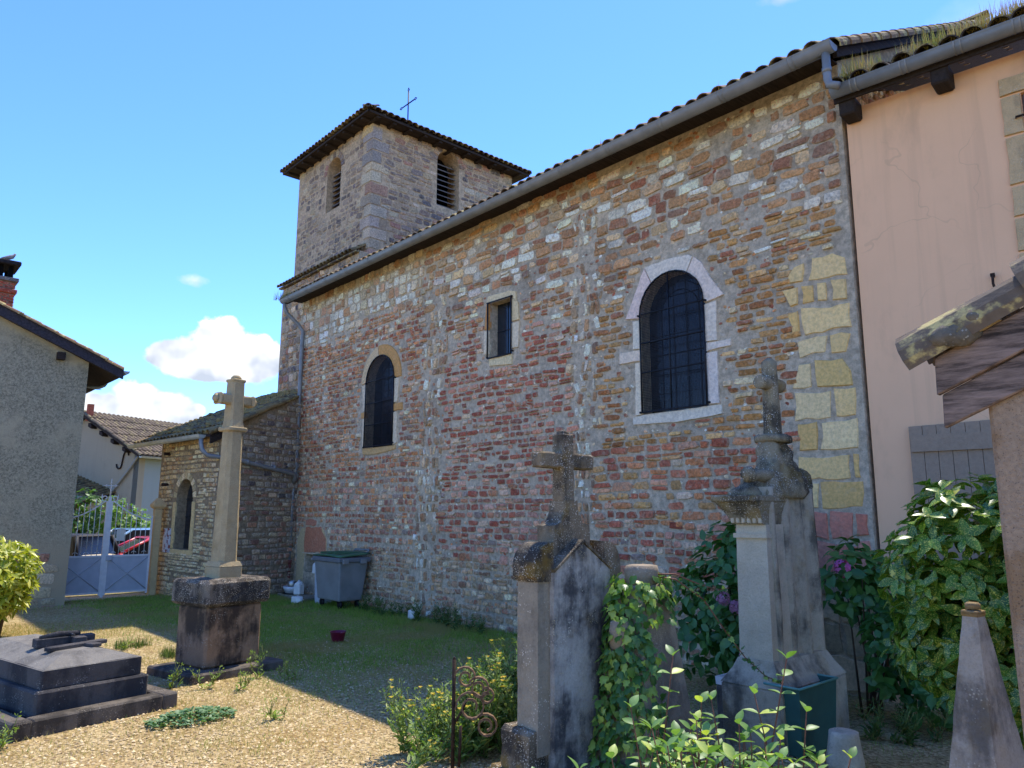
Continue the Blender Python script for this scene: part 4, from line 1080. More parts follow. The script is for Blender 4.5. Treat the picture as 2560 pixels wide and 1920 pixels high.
# dry grass on the old roofs
def tufts(parent, pts, name, c0=(176,150,96), c1=(206,186,128), h=(.1,.3), n=26, spread=.08, green=None):
    V = []; F = []
    for P in pts:
        for _ in range(n):
            a, l = U(0, 6.28), U(0, .5); hh = U(*h); q = Vector(P)+Vector((U(-spread,spread), U(-spread,spread), -.02)); dx = Vector((math.cos(a+1.5), math.sin(a+1.5), 0))*.005
            t = q+Vector((math.cos(a)*l*hh, math.sin(a)*l*hh, hh)); V += [q-dx, q+dx, t]; F.append((len(V)-3, len(V)-2, len(V)-1))
    k = NM(name, .8, .1); g = k.n('ShaderNodeNewGeometry'); k.color(k.mix(g.outputs['Random Per Island'], lin(c0), lin(green or c1)))
    b = MB(); b.add(V, F); return stuff(b.build(name, k.m, parent, world=True))
tufts(annex, [on_roof(LN-1.2+U(-.35,.3)-.1*i, 2.2+U(-.6,.8)) for i in range(12)]+[on_roof(U(-.2,2.5), U(.8,3.2)) for i in range(26)], 'dry_roof_grass', h=(.06,.32), n=22, spread=.14)
tufts(church, [(XL+U(-.1,.3), 8.0+U(-.05,.2), 7.44) for i in range(7)], 'gutter_grass', h=(.08,.3), n=40, spread=.1, green=(120,130,70))
tufts(church, [(-16.5+.0+U(0,12.5), 8.14+U(0,.1), 7.52) for i in range(22)], 'eave_grass', (190,150,90), (216,180,120), h=(.05,.16), n=18, spread=.07)
# ------------------------------------------------------------------ neighbouring house on the right
def m_render(name, c, var=.12, grain=60, stain=.3, stainc=(120,104,90), bump=.25):
    k = NM(name, .92, .1); c = lin(c)
    x = k.mix(k.noise(1.4, 5, .6), tuple(q*(1-var) for q in c), tuple(q*(1+var*.5) for q in c))
    x = k.mix(k.math('MULTIPLY', k.ramp(k.noise(2.2, 6, .65, stretch=(1,1,.5)), .52, .75), stain), x, lin(stainc))
    q = k.n('ShaderNodeVectorMath', operation='ADD'); k.l(k.pos, q.inputs[0]); nz = k.n('ShaderNodeTexNoise'); nz.inputs['Scale'].default_value = 3; k.l(k.pos, nz.inputs['Vector']); sc = k.n('ShaderNodeVectorMath', operation='SCALE'); sc.inputs['Scale'].default_value = .5; k.l(nz.outputs['Color'], sc.inputs[0]); k.l(sc.outputs[0], q.inputs[1])
    ck = k.math('LESS_THAN', k.vor(.9, 'DISTANCE_TO_EDGE', 'Distance', q.outputs[0]), .006)                 # hairline cracks
    x = k.mix(k.math('MULTIPLY', k.math('MULTIPLY', ck, k.ramp(k.noise(.8, 2), .45, .6)), .3), x, lin(stainc))
    st = k.ramp(k.noise(2.4, 5, .6, stretch=(3, 3, .12)), .5, .72); x = k.mix(k.math('MULTIPLY', st, stain*.6), x, lin(stainc))    # runs of old rain
    k.color(x); k.bump(k.noise(grain, 5, .7), bump, .01); return k.m
ha = R(6); hu = Vector((math.cos(ha), math.sin(ha), 0)); HN = Vector((hu.y, -hu.x, 0)); HO = Vector((-3.56, 8.64, 0))
house = thing('rendered_house', 'peach rendered house with zinc gutter adjoining the church', 'house', tuple(HO))
FH = Frame(HO, hu, HN); HZ = 6.82
hw = (1.75, 2.85, 4.3, 6.36); hs_ = (.4, 1.35, .95, 2.8)
b = MB(); wall_panel(b, FH, [(0,-.2),(9,-.2),(9,HZ),(0,HZ)], [[(hw[0],hw[2]),(hw[1],hw[2]),(hw[1],hw[3]),(hw[0],hw[3])]], 0, -.35)
b.box(*sorted((HO.x, HO.x+.3)), HO.y+.1, HO.y+9, 0, HZ-.02)
b.add([FH(9,-.2,0), FH(9,-.2,-9), FH(9,HZ,-9), FH(9,HZ,0)], [(0,1,2,3)])
hwall = b.build('wall', m_render('peach_render', (232,188,150), .08, 40, .4, (188,154,126), .15), house, world=True)
M['hstone'] = m_weather('sill_stone', (204,178,138), (120,108,92), .4, ((206,200,184),), .15, .35)
wd = MB(); wd.prism([(hw[0],hw[2]),(hw[1],hw[2]),(hw[1],hw[3]),(hw[0],hw[3])], FH, -.12, -.06); wd = wd.build('upper_window', m_wood('taupe_shutter', (128,112,104), .85), house, world=True); wd['label'] = 'closed taupe shutters in a worn stone frame'
for v0, v1 in ((4.3,4.62),(4.63,5.0),(5.01,5.35),(5.36,5.9),(5.91,6.365)):
    V, F, cc, _ = block(FH, [(hw[0]-.18,v0),(hw[0],v0),(hw[0],v1-.008),(hw[0]-.18,v1-.008)], .03, (196,176,140), jit=.008); b = MB(); b.add(V, F, cc); b.build('surround_stone', M['hstone'], wd, world=True)
V, F, cc, _ = block(FH, [(hw[0]-.19,6.37),(hw[1]+.19,6.37),(hw[1]+.19,6.56),(hw[0]-.19,6.56)], .035, (180,170,140), jit=.008); b = MB(); b.add(V, F, cc); b.build('lintel', M['hstone'], wd, world=True)
b = MB(); b.tube([FH(hw[0]-.06,6.08,.0), FH(hw[0]-.06,6.08,.06), FH(hw[0]+.7,6.08,.02)], .012, 5); b.build('hinge', M['rust'], wd, world=True)
for i in range(6):
    u = hw[0]+.02+i*.18; MB().prism([(u,hw[2]+.01),(u+.172,hw[2]+.01),(u+.172,hw[3]-.01),(u,hw[3]-.01)], FH, -.058, -.035).build('shutter_board', m_wood('taupe_board', (132,116,108), .85) if i == 0 else bpy.data.materials['taupe_board'], wd, world=True)
# ground-floor shutter
M['shut'] = m_wood('grey_shutter', (150,132,114), .92)
gs = MB(); gs.prism([(hs_[0],hs_[2]),(hs_[1],hs_[2]),(hs_[1],hs_[3]),(hs_[0],hs_[3])], FH, .004, .03); gs = gs.build('ground_floor_shutter', M['shut'], house, world=True); gs['label'] = 'grey plank shutter above the variegated bush'
for i in range(7):
    u = hs_[0]+.002+i*.1355; z1 = 2.9+.003*i
    MB().prism([(u,hs_[2]),(u+.13,hs_[2]),(u+.13,z1),(u,z1)], FH, .031, .05).build('shutter_board', M['shut'], gs, world=True)
MB().prism([(hs_[0]+.02,2.62),(hs_[1]-.0,2.62),(hs_[1]-.0,2.8),(hs_[0]+.02,2.8)], FH, .051, .08).build('cross_rail', M['shut'], gs, world=True)
MB().prism([(hs_[0]+.02,1.2),(hs_[1]-.0,1.2),(hs_[1]-.0,1.38),(hs_[0]+.02,1.38)], FH, .051, .08).build('cross_rail', M['shut'], gs, world=True)
b = MB(); b.tube([FH(1.33,4.42,-.02), FH(1.33,4.42,.06), FH(1.33,4.33,.07), FH(1.34,4.26,.06)], .014, 6); b.tube([FH(1.31,4.43,.05), FH(1.35,4.43,.05)], .02, 6); b.build('wall_hook', M['rust'], house, world=True)
# eave
hsl = .42
HR = lambda u, w: FH(u, 6.99+w*hsl, .34-w)
b = MB(); q = [HR(-.05,0), HR(9,0), HR(9,5), HR(-.05,5)]; b.add(q+[p-Vector((0,0,.05)) for p in q], [(0,1,2,3),(7,6,5,4),(0,4,5,1),(1,5,6,2),(2,6,7,3),(3,7,4,0)])
hroof = b.build('roof', M['eave_wood'], house, world=True)
hal = (HR(0,1)-HR(0,0)).normalized(); hnr = hu.cross(hal); b = MB()
for i in range(22):
    u = .02+.235*i
    for j in range(6):
        P = HR(u+U(-.02,.02), .36*j-.02)+hnr*(.03*(j > 0)+U(0,.02))
        if j < 2: place_tile(hroof, M['tile_grey'], P, hal+hu*U(-.05,.05), hnr, 1.12)
        else: tile_geo(b, P, hal, hnr, 1.12)
        tile_geo(b, HR(u+.117, .36*j)+hnr*.03, hal, -hnr, 1.0)
stuff(b.build('roof_tiles', M['tile_grey'], hroof, world=True))
gutter(house, FH(-.02,6.9,.42), FH(9,6.94,.42), HN, .095, M['zinc'], 17)
for i in range(9):
    u = .1+.98*i
    b = MB(); b.prism([(u-.09,6.62),(u+.09,6.62),(u+.09,6.84),(u-.09,6.84)], FH, .003, .3); soften(b.build('rafter_end', M['void'] if False else m_wood('dark_rafter', (52,46,44), .6) if i == 0 else bpy.data.materials['dark_rafter'], house, world=True), .02)
MB().prism([(-.03,6.78),(9,6.78),(9,6.845),(-.03,6.845)], FH, .303, .33).build('fascia_board', bpy.data.materials['dark_rafter'], house, world=True)
tufts(house, [HR(.1+U(0,2.6), U(.0,.25))+hnr*.08 for i in range(26)], 'roof_grass', (196,170,118), (170,164,84), h=(.06,.24), n=46, spread=.1)
tufts(house, [HR(.1+U(0,4), U(.0,.3))+hnr*.08 for i in range(12)], 'roof_weeds', (150,150,70), (180,176,96), h=(.08,.26), n=30, spread=.07)

# ------------------------------------------------------------------ open shed at the right edge
PY = 3.6; FP = Frame((0, PY, 0), (1,0,0), (0,-1,0))
shed = thing('tiled_shed', 'corner of a roughcast shed with weathered barge boards and lichened ridge tiles', 'shed', (-.3, PY, 0))
b = MB(); b.bbox(-1.0, 1.6, PY+.02, PY+2.2-1.75, -.05, 2.8, .02)
pw = NM('roughcast', .95, .1); c0 = pw.mix(pw.noise(55, 4, .7), lin((124,104,86)), lin((216,190,162))); c0 = pw.mix(pw.ramp(pw.noise(2.4, 5, .6), .5, .62), c0, lin((158,130,100))); c0 = pw.mix(pw.math('MULTIPLY', pw.ramp(pw.noise(110, 3, .7), .56, .66), .6), c0, lin((66,56,50)))
pw.color(c0); pw.bump(pw.noise(70, 5, .7), 1.0, .02)
sw = b.build('wall', pw.m, shed, world=True)
M['burnt'] = m_wood('charred_board', (136,118,108), .12, (1.6, 15, 15))
rp = (2.78-2.63)/(-.82+1.16)
for (x0, za, zb, n0, n1) in ((-1.175, 2.47, 2.64, .0, .035), (-1.165, 2.325, 2.475, -.02, .012)):
    x1 = 1.5; b = MB(); b.prism([(x0,za),(x1,za+rp*(x1-x0)),(x1,zb+rp*(x1-x0)),(x0+.005,zb)], FP, n0, n1); soften(b.build('barge_board', M['burnt'], shed, world=True), .006)
MB().prism([(-1.06,2.685),(-.9,2.76),(-.905,2.775),(-1.065,2.7)], FP, -.02, .045).build('packing_lath', m_wood('pale_lath', (176,156,116), .8), shed, world=True)
M['tile_old'] = m_tile('lichened_tile', (128,114,98), (104,94,84), .75)
dv_ = Vector((1,0,rp)).normalized(); nn_ = Vector((-rp,0,1)).normalized()
for j in range(5): place_tile(shed, M['tile_old'], (-1.29+.48*j, PY+.02, 2.66+.035*(j > 0)+rp*.48*j), dv_+Vector((0,0,U(-.02,.02))), (nn_+Vector((0,-.75,0))).normalized(), 1.3, 'verge_tile')
sb = MB()
for i in range(1, 7):
    for j in range(6): tile_geo(sb, Vector((-1.22+.4*j, PY+.2*i, 2.63+rp*.4*j)), dv_, nn_, 1.0)
    place_tile(shed, M['tile_old'], (-1.24, PY+.2*i, 2.64), dv_, nn_, 1.0, 'verge_tile')
stuff(sb.build('roof_tiles', M['tile_old'], shed, world=True))
b = MB(); b.add([(-1.18,PY-.015,2.645),(1.5,PY-.015,2.645+rp*2.68),(1.5,PY+1.4,2.645+rp*2.68),(-1.18,PY+1.4,2.645),(-1.18,PY-.015,2.62),(1.5,PY-.015,2.62+rp*2.68),(1.5,PY+1.4,2.62+rp*2.68),(-1.18,PY+1.4,2.62)], [(0,1,2,3),(7,6,5,4),(0,4,5,1),(3,2,6,7),(0,3,7,4)])
b.build('roof_deck', M['burnt'], shed, world=True)
b = MB(); b.lathe([(.05,-.05),(.075,-.01),(.07,.03),(.04,.06),(.01,.065)], (-1.1,PY-.04,2.72), 9, None, True, 1.4, 1, .8); b.lathe([(.03,-.03),(.045,0),(.03,.03),(.005,.035)], (-1.0,PY-.06,2.79), 8, None, True, 1, 1, .8)
rough(b.build('mortar_lump', m_weather('mortar_lump', (120,112,98), (60,56,52), .6), shed, world=True), .02, .012, 30)

# ------------------------------------------------------------------ grey house on the left
LX, LC = -18.6, 3.83
lh = thing('grey_house', 'grey roughcast house gable with dark barge board beside the gate', 'house', (LX, LC, 0))
FLH = Frame((LX, 0, 0), (0,1,0), (1,0,0)); rk = .43; zc = 5.27
b = MB(); wall_panel(b, FLH, [(-4,-.3),(LC,-.3),(LC,zc),(0,zc+LC*rk),(-4,zc-.0)], [], 0, -.3)
b.box(LX-9, LX-.301, LC-.3, LC-.002, -.3, zc-.02)
k = NM('pebble_dash', .95, .1)
c = k.mix(k.ramp(k.noise(24, 6, .8), .3, .7), lin((104,102,88)), lin((178,172,148))); zz = k.sep()
c = k.mix(k.ramp(k.noise(1.1, 4, .6), .5, .72), c, lin((170,162,138)))
edge = k.ramp(k.math('MULTIPLY_ADD', k.noise(1.6, 4), .5, k.math('MULTIPLY_ADD', zz[1], -rk, k.math('SUBTRACT', zc+LC*rk, zz[2]))), .55, .15)
c = k.mix(edge, c, lin((196,188,162)))
low = k.ramp(k.math('MULTIPLY_ADD', k.noise(1.2, 4), .6, zz[2]), 2.1, 1.2); c = k.mix(low, c, lin((166,154,128)))
k.color(c); k.bump(k.noise(40, 5, .7), .8, .02)
lw = b.build('wall', k.m, lh, world=True)
S = courses(FLH, 2.2, LC, -.1, 1.26, (.14,.26), (.22,.5), (.01,.03), lambda u, v, w, h: u+w*.5 < LC-.005 and v+h*.5 < 1.3, cf([((170,154,124),3), ((156,132,108),2), ((166,116,92),1.5), ((184,170,140),2)]), depth=(.01,.03), skip=.02)
lay(S, lw, M['stone'])
FLS = Frame((0, LC, 0), (1,0,0), (0,1,0))
RK = lambda y, dz=0: zc + (LC-y)*rk + dz
b = MB()
o_ = [(4.5, RK(4.5,-.06)), (0, RK(0,-.06)), (-4.6, RK(0,-.06)-4.6*rk), (-4.6, RK(0,.22)-4.6*rk), (0, RK(0,.22)), (4.5, RK(4.5,.22))]
b.prism(o_[::-1], FLH, .2, .26); soften(b.build('barge_board', M['barge'], lh, world=True), .01)
b = MB(); o2 = [(4.46, RK(4.5,.0)), (0, RK(0,.0)), (-4.6, RK(0,.0)-4.6*rk), (-4.6, RK(0,.16)-4.6*rk), (0, RK(0,.16)), (4.46, RK(4.5,.16))]
b.prism(o2[::-1], FLH, -9, .199); lr = b.build('roof', M['eave_wood'], lh, world=True)
sb = MB(); d1 = Vector((0,-1,rk)).normalized(); n1 = Vector((0,rk,1)).normalized()
for i in range(44):
    x = LX+.22-.21*i
    for j in range(12):
        P = Vector((x, 4.47, RK(4.5,.15)))+d1*.37*j+n1*(.02*(j > 0))
        tile_geo(sb, P, d1, n1, 1.0)
stuff(sb.build('roof_tiles', M['tile'], lr, world=True))
b = MB(); b.box(LX+.02, LX+.19, LC-.65, LC-.5, RK(LC-.6)-.3, RK(LC-.6)-.14); b.build('purlin_end', M['eave_wood'], lh, world=True)
gutter(lh, (LX+.24, 4.56, 5.12), (LX-8, 4.56, 5.12), (0,1,0), .07, M['zinc_pale'], 6)
b = MB(); b.tube([(LX-1.4,4.54,5.05),(LX-1.4,4.5,4.98),(LX-1.4,4.4,4.92),(LX-1.4,4.05,4.9),(LX-1.4,LC+.07,4.88),(LX-1.4,LC+.07,4.6),(LX-1.4,LC+.07,.1)], .035, 8); b.build('downpipe', M['zinc_pale'], lh, world=True)
b = MB(); b.tube([(LX-.2,LC,4.7),(LX-.2,LC+.35,4.7)], .006, 4); b.build('wire_bracket', M['iron'], lh, world=True)
# chimney
CX0, CX1, CY0, CY1 = -21.3, -20.5, 1.6, 2.52; cz0, cz1 = 6.1, 7.3
ch = MB().box(CX0+.01, CX1-.01, CY0+.01, CY1-.01, cz0-.6, cz1).build('chimney', m_mortar('chimney_mortar', (150,120,100)), lh, world=True)
BR = [((166,72,52),3), ((150,62,48),2), ((182,92,68),1)]
bs = []
fe = Frame((CX1-.01,0,0),(0,1,0),(1,0,0)); fs_ = Frame((0,CY1-.01,0),(-1,0,0),(0,1,0))
z = cz0-.4; k_ = 0
while z < cz1-.07:
    for fr, a0, a1 in ((fe,CY0,CY1),(fs_,-CX1,-CX0)):
        u = a0-(.115 if k_ % 2 else 0)
        while u < a1-.02:
            l0, l1 = max(u,a0), min(u+.22,a1)
            if l1-l0 > .04: bs.append(stone(fr, l0+.004, l1-.004, z+.005, z+.062, .012, pick(BR), n=8, p=9, jit=.01))
            u += .23
    z += .072; k_ += 1
lay(bs, ch, M['stone'], 'brick', 120)
for z, e_ in ((cz1-.28,.04),(cz1,.05)):
    b = MB(); b.bbox(CX0-e_, CX1+e_, CY0-e_, CY1+e_, z, z+.09, .01, (166,84,64) if z < cz1-.1 else (110,108,110)); b.build('chimney_band', M['stone'], ch, world=True)
for (x, y) in ((CX0+.1,CY0+.1),(CX1-.12,CY0+.1),(CX0+.1,CY1-.12),(CX1-.12,CY1-.12),(CX1-.12,CY1-.32)):
    MB().frustum(x-.06,x+.06,y-.06,y+.06,cz1+.088,x-.045,x+.045,y-.045,y+.045,cz1+.4).build('cowl_leg', M['void'], ch, world=True)
b = MB(); b.bbox(CX0-.06, CX1+.08, CY0-.06, CY1+.06, cz1+.398, cz1+.5, .02); b.build('cowl_slab', m_plain('soot_slab', (44,44,48), .9, .1), ch, world=True)
# pigeon on the chimney
pg = thing('pigeon', 'small grey pigeon perched on the chimney cowl', 'bird', (CX1-.1, CY1-.18, cz1+.5))
b = MB(); b.tube([(0,-.16,.05),(0,-.08,.075),(0,0,.1),(0,.06,.13),(0,.09,.17),(0,.105,.2),(0,.13,.205)], [.012,.035,.055,.05,.03,.028,.006], 8); b.build('body', m_plain('pigeon_grey', (150,140,134), .8, .2), pg)
pgm = m_plain('pigeon_leg', (150,90,80))
for s in (-1, 1): MB().tube([(s*.012,0,.0),(s*.012,0,.06)], .006, 5).build('leg', pgm, pg)
# ------------------------------------------------------------------ gate, pillar, notice plate
GX = -19.4
M['white_paint'] = m_plain('white_gate_paint', (214,216,218), .5, .4, .1, 8, 0, .05)
M['grey_paint'] = m_plain('grey_gate_paint', (172,178,188), .55, .4, .08, 5, 0, .05)
M['beige_stone'] = m_weather('beige_stone', (206,178,132), (150,124,90), .4, ((220,206,176),), 0, .3)
gate = thing('iron_gate', 'double iron gate with white spear-topped bars over grey sheet panels', 'gate', (GX, 4.72, 0))
def g_(y, z): return (GX, y, z)
def topcurve(y):
    t = abs(y-4.72)/.97
    return 1.78 + .5*max(0, 1-t)**1.9
for sgn, lbl in ((-1, 'left'), (1, 'right')):
    y0, y1 = sorted((4.72+sgn*.03, 4.72+sgn*.98)); ya, yb = y0, y1
    leaf = MB().box(GX-.006, GX+.006, y0+.02, y1-.02, .1, .93).build('gate_leaf', M['grey_paint'], gate, world=True)
    fr = MB()
    for y in (y0+.02, y1-.02):
        h = 2.2 if abs(y-4.72) < .2 else 1.86
        fr.box(GX-.02, GX+.02, y-.02, y+.02, .06, h)
    fr.box(GX-.018, GX+.018, y0+.041, y1-.041, .92, .96); fr.box(GX-.018, GX+.018, y0+.041, y1-.041, .1, .14)
    fr.build('leaf_frame', M['white_paint'], leaf, world=True)
    x_ = MB(); x_.tube([(GX+.012,y0+.04,.16),(GX+.012,y1-.04,.9)], .012, 5); x_.tube([(GX+.014,y0+.04,.9),(GX+.014,y1-.04,.16)], .012, 5); x_.build('cross_brace', M['grey_paint'], leaf, world=True)
    n = 8
    for i in range(1, n):
        y = y0+.03+(y1-y0-.06)*i/n; zt_ = topcurve(y)+.1+.02*math.sin(i*2)
        bb = MB(); bb.tube([(GX,y,.96),(GX,y,zt_)], .008, 6); bb.tube([(GX,y,zt_),(GX,y,zt_+.03),(GX,y,zt_+.12)], [.008,.018,.002], 6); bb.build('bar', M['white_paint'], leaf, world=True)
        if i % 2:
            q = [(GX,y+.05*math.cos(a),1.0+.035*math.sin(a)) for a in [math.pi*k/6 for k in range(7)]]
            sc_ = MB(); sc_.tube(q, .006, 5); sc_.build('scroll', M['white_paint'], leaf, world=True)
    c = MB(); ys_ = [4.72+sgn*(.08+.87*k/14) for k in range(15)]
    c.tube([(GX,y,topcurve(y)) for y in ys_], .016, 6)
    cy, cz = 4.72+sgn*.1, 2.26
    c.tube([(GX, cy+sgn*(.09-.0065*k)*math.cos(-2.2+k*.62), cz+(.09-.0065*k)*math.sin(-2.2+k*.62)) for k in range(13)], .013, 6)
    c.build('top_scroll', M['white_paint'], leaf, world=True)
b = MB(); b.box(GX-.03, GX+.03, 4.69, 4.75, .02, 2.3); b.tube([(GX,4.72,2.3),(GX,4.72,2.5),(GX,4.72,2.6),(GX,4.72,2.72)], [.022,.014,.014,.004], 6); b.tube([(GX,4.72,2.6),(GX,4.72,2.66)], [.03,.004], 6)
for s_ in (-1, 1): b.tube([(GX,4.72,2.55),(GX,4.72+s_*.1,2.55),(GX,4.72+s_*.17,2.55)], [.01,.012,.003], 5); b.tube([(GX,4.72+s_*.09,2.58),(GX,4.72+s_*.12,2.55),(GX,4.72+s_*.09,2.52)], .008, 5)
b.build('centre_post', M['white_paint'], gate, world=True)
b = MB(); b.bbox(GX+.02, GX+.07, 4.74, 4.86, .84, .95, .008); b.build('lock_box', M['grey_paint'], gate, world=True)
b = MB(); b.box(GX-.004, GX+.004, 4.93, 5.1, 1.28, 1.56); b.build('paper_notice', m_plain('faded_paper', (206,204,196), .8, .2, .05), gate, world=True)
gp = thing('gate_pillar', 'yellow stone gate pillar with moulded cap at the annex corner', 'pillar', (-19.5, 5.86, 0))
b = MB(); b.bbox(-19.58, -19.42, 5.74, 5.92, -.05, 2.02, .02); rough(b.build('shaft', M['beige_stone'], gp, world=True), .12, .006)
b = MB(); b.frustum(-19.58,-19.42,5.74,5.92,2.02,-19.63,-19.37,5.68,5.98,2.08); b.box(-19.63,-19.37,5.68,5.98,2.08,2.13); b.frustum(-19.63,-19.37,5.68,5.98,2.13,-19.54,-19.46,5.79,5.87,2.28); b.build('cap', M['beige_stone'], gp, world=True)
k = NM('peeling_plate', .6, .4); f = k.ramp(k.noise(9, 5, .65), .52, .58); k.color(k.mix(f, k.mix(k.noise(30, 3), lin((176,186,204)), lin((206,212,222))), lin((126,50,44)))); M['plate'] = k.m
pl = thing('notice_plate', 'peeling blue and white enamel notice plate left of the annex window', 'sign', tuple(FN(.8, 1.0, .03)))
b = MB(); b.prism([(.6,.98),(1.0,.99),(1.0,1.56),(.6,1.55)], FN, .025, .045); b.build('plate', M['plate'], pl, world=True)
b = MB(); 
for u, v in ((.63,1.01),(.97,1.02),(.97,1.53),(.63,1.52)): b.tube([FN(u, v, .0), FN(u, v, .052)], .012, 6)
stuff(b.build('fixing_screws', M['rust'], pl, world=True))
# threshold slab and the step by the annex wall
struct(MB().box(GX-.5, GX+.02, 3.85, 5.75, -.1, .006).build('threshold', m_mortar('pale_concrete', (216,196,160))))
stp = MB(); stp.bbox(-17.3, -15.9, 8.0, 8.43, -.08, .07, .015); tag(rough(stp.build('stone_step', m_mortar('step_concrete', (150,146,130))), .15, .006), 'low concrete step along the church wall behind the jugs', 'step')

# ------------------------------------------------------------------ beyond the gate
FC = Vector((-34, 9.25, -.3)); fe_ = Vector((-.415,.911,0)).normalized(); fg_ = Vector((-.911,-.415,0)).normalized()
far = thing('far_house', 'pale house beyond the gate with tiled roof and S-shaped wall anchor', 'house', tuple(FC))
FGA = Frame(FC, fg_, -fe_); FEA = Frame(FC, fe_, -fg_)
EZ, HWd, RZ2 = 4.72, 3.4, 6.45
b = MB(); wall_panel(b, FGA, [(0,0),(2*HWd,0),(2*HWd,EZ),(HWd,RZ2-.05),(0,EZ)], [], 0, -.3); gw = b.build('gable_wall', m_render('grey_render', (158,150,132), .08, 30, .3, (124,118,106)), far, world=True)
b = MB(); wall_panel(b, FEA, [(.0,0),(9,0),(9,EZ-.01),(.0,EZ-.01)], [], -.004, -.3); b.build('side_wall', m_render('blue_grey_render', (146,156,156), .06, 30, .2, (124,132,132)), far, world=True)
def FR(u, w): return FEA(u, EZ+.05+(w-.4)*(RZ2-EZ)/HWd, .4-w)
b = MB(); q = [FR(-.3,0), FR(9,0), FR(9,HWd+.4), FR(-.3,HWd+.4)]; b.add(q+[p-Vector((0,0,.12)) for p in q], [(0,1,2,3),(7,6,5,4),(0,4,5,1),(1,5,6,2),(2,6,7,3),(3,7,4,0)])
q2 = [FR(-.3,HWd+.4), FR(9,HWd+.4), FR(9,HWd+.4)-fg_*-3.8-Vector((0,0,1.9)), FR(-.3,HWd+.4)-fg_*-3.8-Vector((0,0,1.9))]; b.add(q2+[p-Vector((0,0,.1)) for p in q2], [(0,1,2,3),(7,6,5,4),(0,4,5,1),(2,6,7,3),(3,7,4,0)])
frf = b.build('roof', M['eave_wood'], far, world=True)
fal = (FR(0,1)-FR(0,0)).normalized(); fnr = fe_.cross(fal)
if fnr.z < 0: fnr = -fnr
b = MB()
for i in range(34):
    for j in range(11): tile_geo(b, FR(-.25+.24*i, .37*j-.03)+fnr*(.02+.015*(j % 2)), fal, fnr, 1.1)
stuff(b.build('roof_tiles', M['tile_far'], frf, world=True))
MB().box(-.12,.12,-.12,.12,-.2,.55).build('chimney', m_plain('terracotta', (166,96,76), .9, .1), far).location = FR(-.1, HWd+.2)-FC
for i in range(4): MB().prism([(.55+.75*i, EZ+.16+.37*i),(.75+.75*i, EZ+.26+.37*i),(.75+.75*i, EZ+.1+.37*i),(.55+.75*i, EZ-.0+.37*i)][::-1], FGA, .003, .28).build('purlin_end', M['eave_wood'], far, world=True)
gutter(far, FR(-.35,-.06), FR(9,-.06), -fg_, .08, M['zinc_pale'], 4)
b = MB(); b.tube([FGA(-.1,EZ-.05,.1), FGA(.15,EZ-.35,.08), FGA(.5,EZ-.75,.08), FGA(1.35,EZ-1.6,.08), FGA(1.45,EZ-2.2,.08), FGA(1.6,EZ-2.5,.08), FGA(1.6,.2,.08)], .05, 8); b.build('downpipe', M['zinc'], far, world=True)
b = MB(); c_ = [(.95+.16*math.cos(a), 4.75+.16*math.sin(a)) for a in [.2+.4*k for k in range(8)]] + [(1.07-.02*0,4.3)] ; s_pts = [(.62,4.62),(.66,4.74),(.78,4.8),(.88,4.74),(.92,4.62),(.96,4.4),(1.0,4.18),(1.06,4.08),(1.18,4.06),(1.28,4.14),(1.3,4.26)]
b.tube([FGA(u, v, .04) for u, v in s_pts], .03, 6); b.build('wall_anchor', M['rust'], far, world=True)
ob = thing('outbuilding', 'small outbuilding with a mossy tiled roof in front of the pale house', 'outbuilding', tuple(FGA(3, 0, 1.2)))
b = MB(); q0 = [(1.5,0),(6,0),(6,3.5),(1.5,2.85)]; wall_panel(b, FGA, q0, [[(3.9,.3),(4.7,.3),(4.7,2.5),(3.9,2.5)]], 2.0, .05); b.build('wall', m_render('white_render', (176,172,160), .06, 30, .2), ob, world=True)
MB().prism([(3.92,.3),(4.68,.3),(4.68,2.48),(3.92,2.48)], FGA, 1.8, 1.86).build('door', m_wood('brown_door', (96,70,56), .7), ob, world=True)
def OB(u, w): return FGA(u, 3.05+(u-1.3)*.3-w*.28, w)
b = MB(); q = [OB(1.2,0.1), OB(6.2,.1), OB(6.2,2.5), OB(1.2,2.5)]; b.add(q+[p-Vector((0,0,.12)) for p in q], [(3,2,1,0),(4,5,6,7),(0,1,5,4),(1,2,6,5),(2,3,7,6),(3,0,4,7)]); orf = b.build('roof', M['eave_wood'], ob, world=True)
oal = (OB(2,0)-OB(2,1)).normalized(); onr = fg_.cross(oal)
if onr.z < 0: onr = -onr
b = MB()
for i in range(22):
    for j in range(7): tile_geo(b, OB(1.3+.22*i, 2.5-.36*j)+onr*.02, oal, onr, 1.05)
stuff(b.build('roof_tiles', M['tile_moss'], orf, world=True))

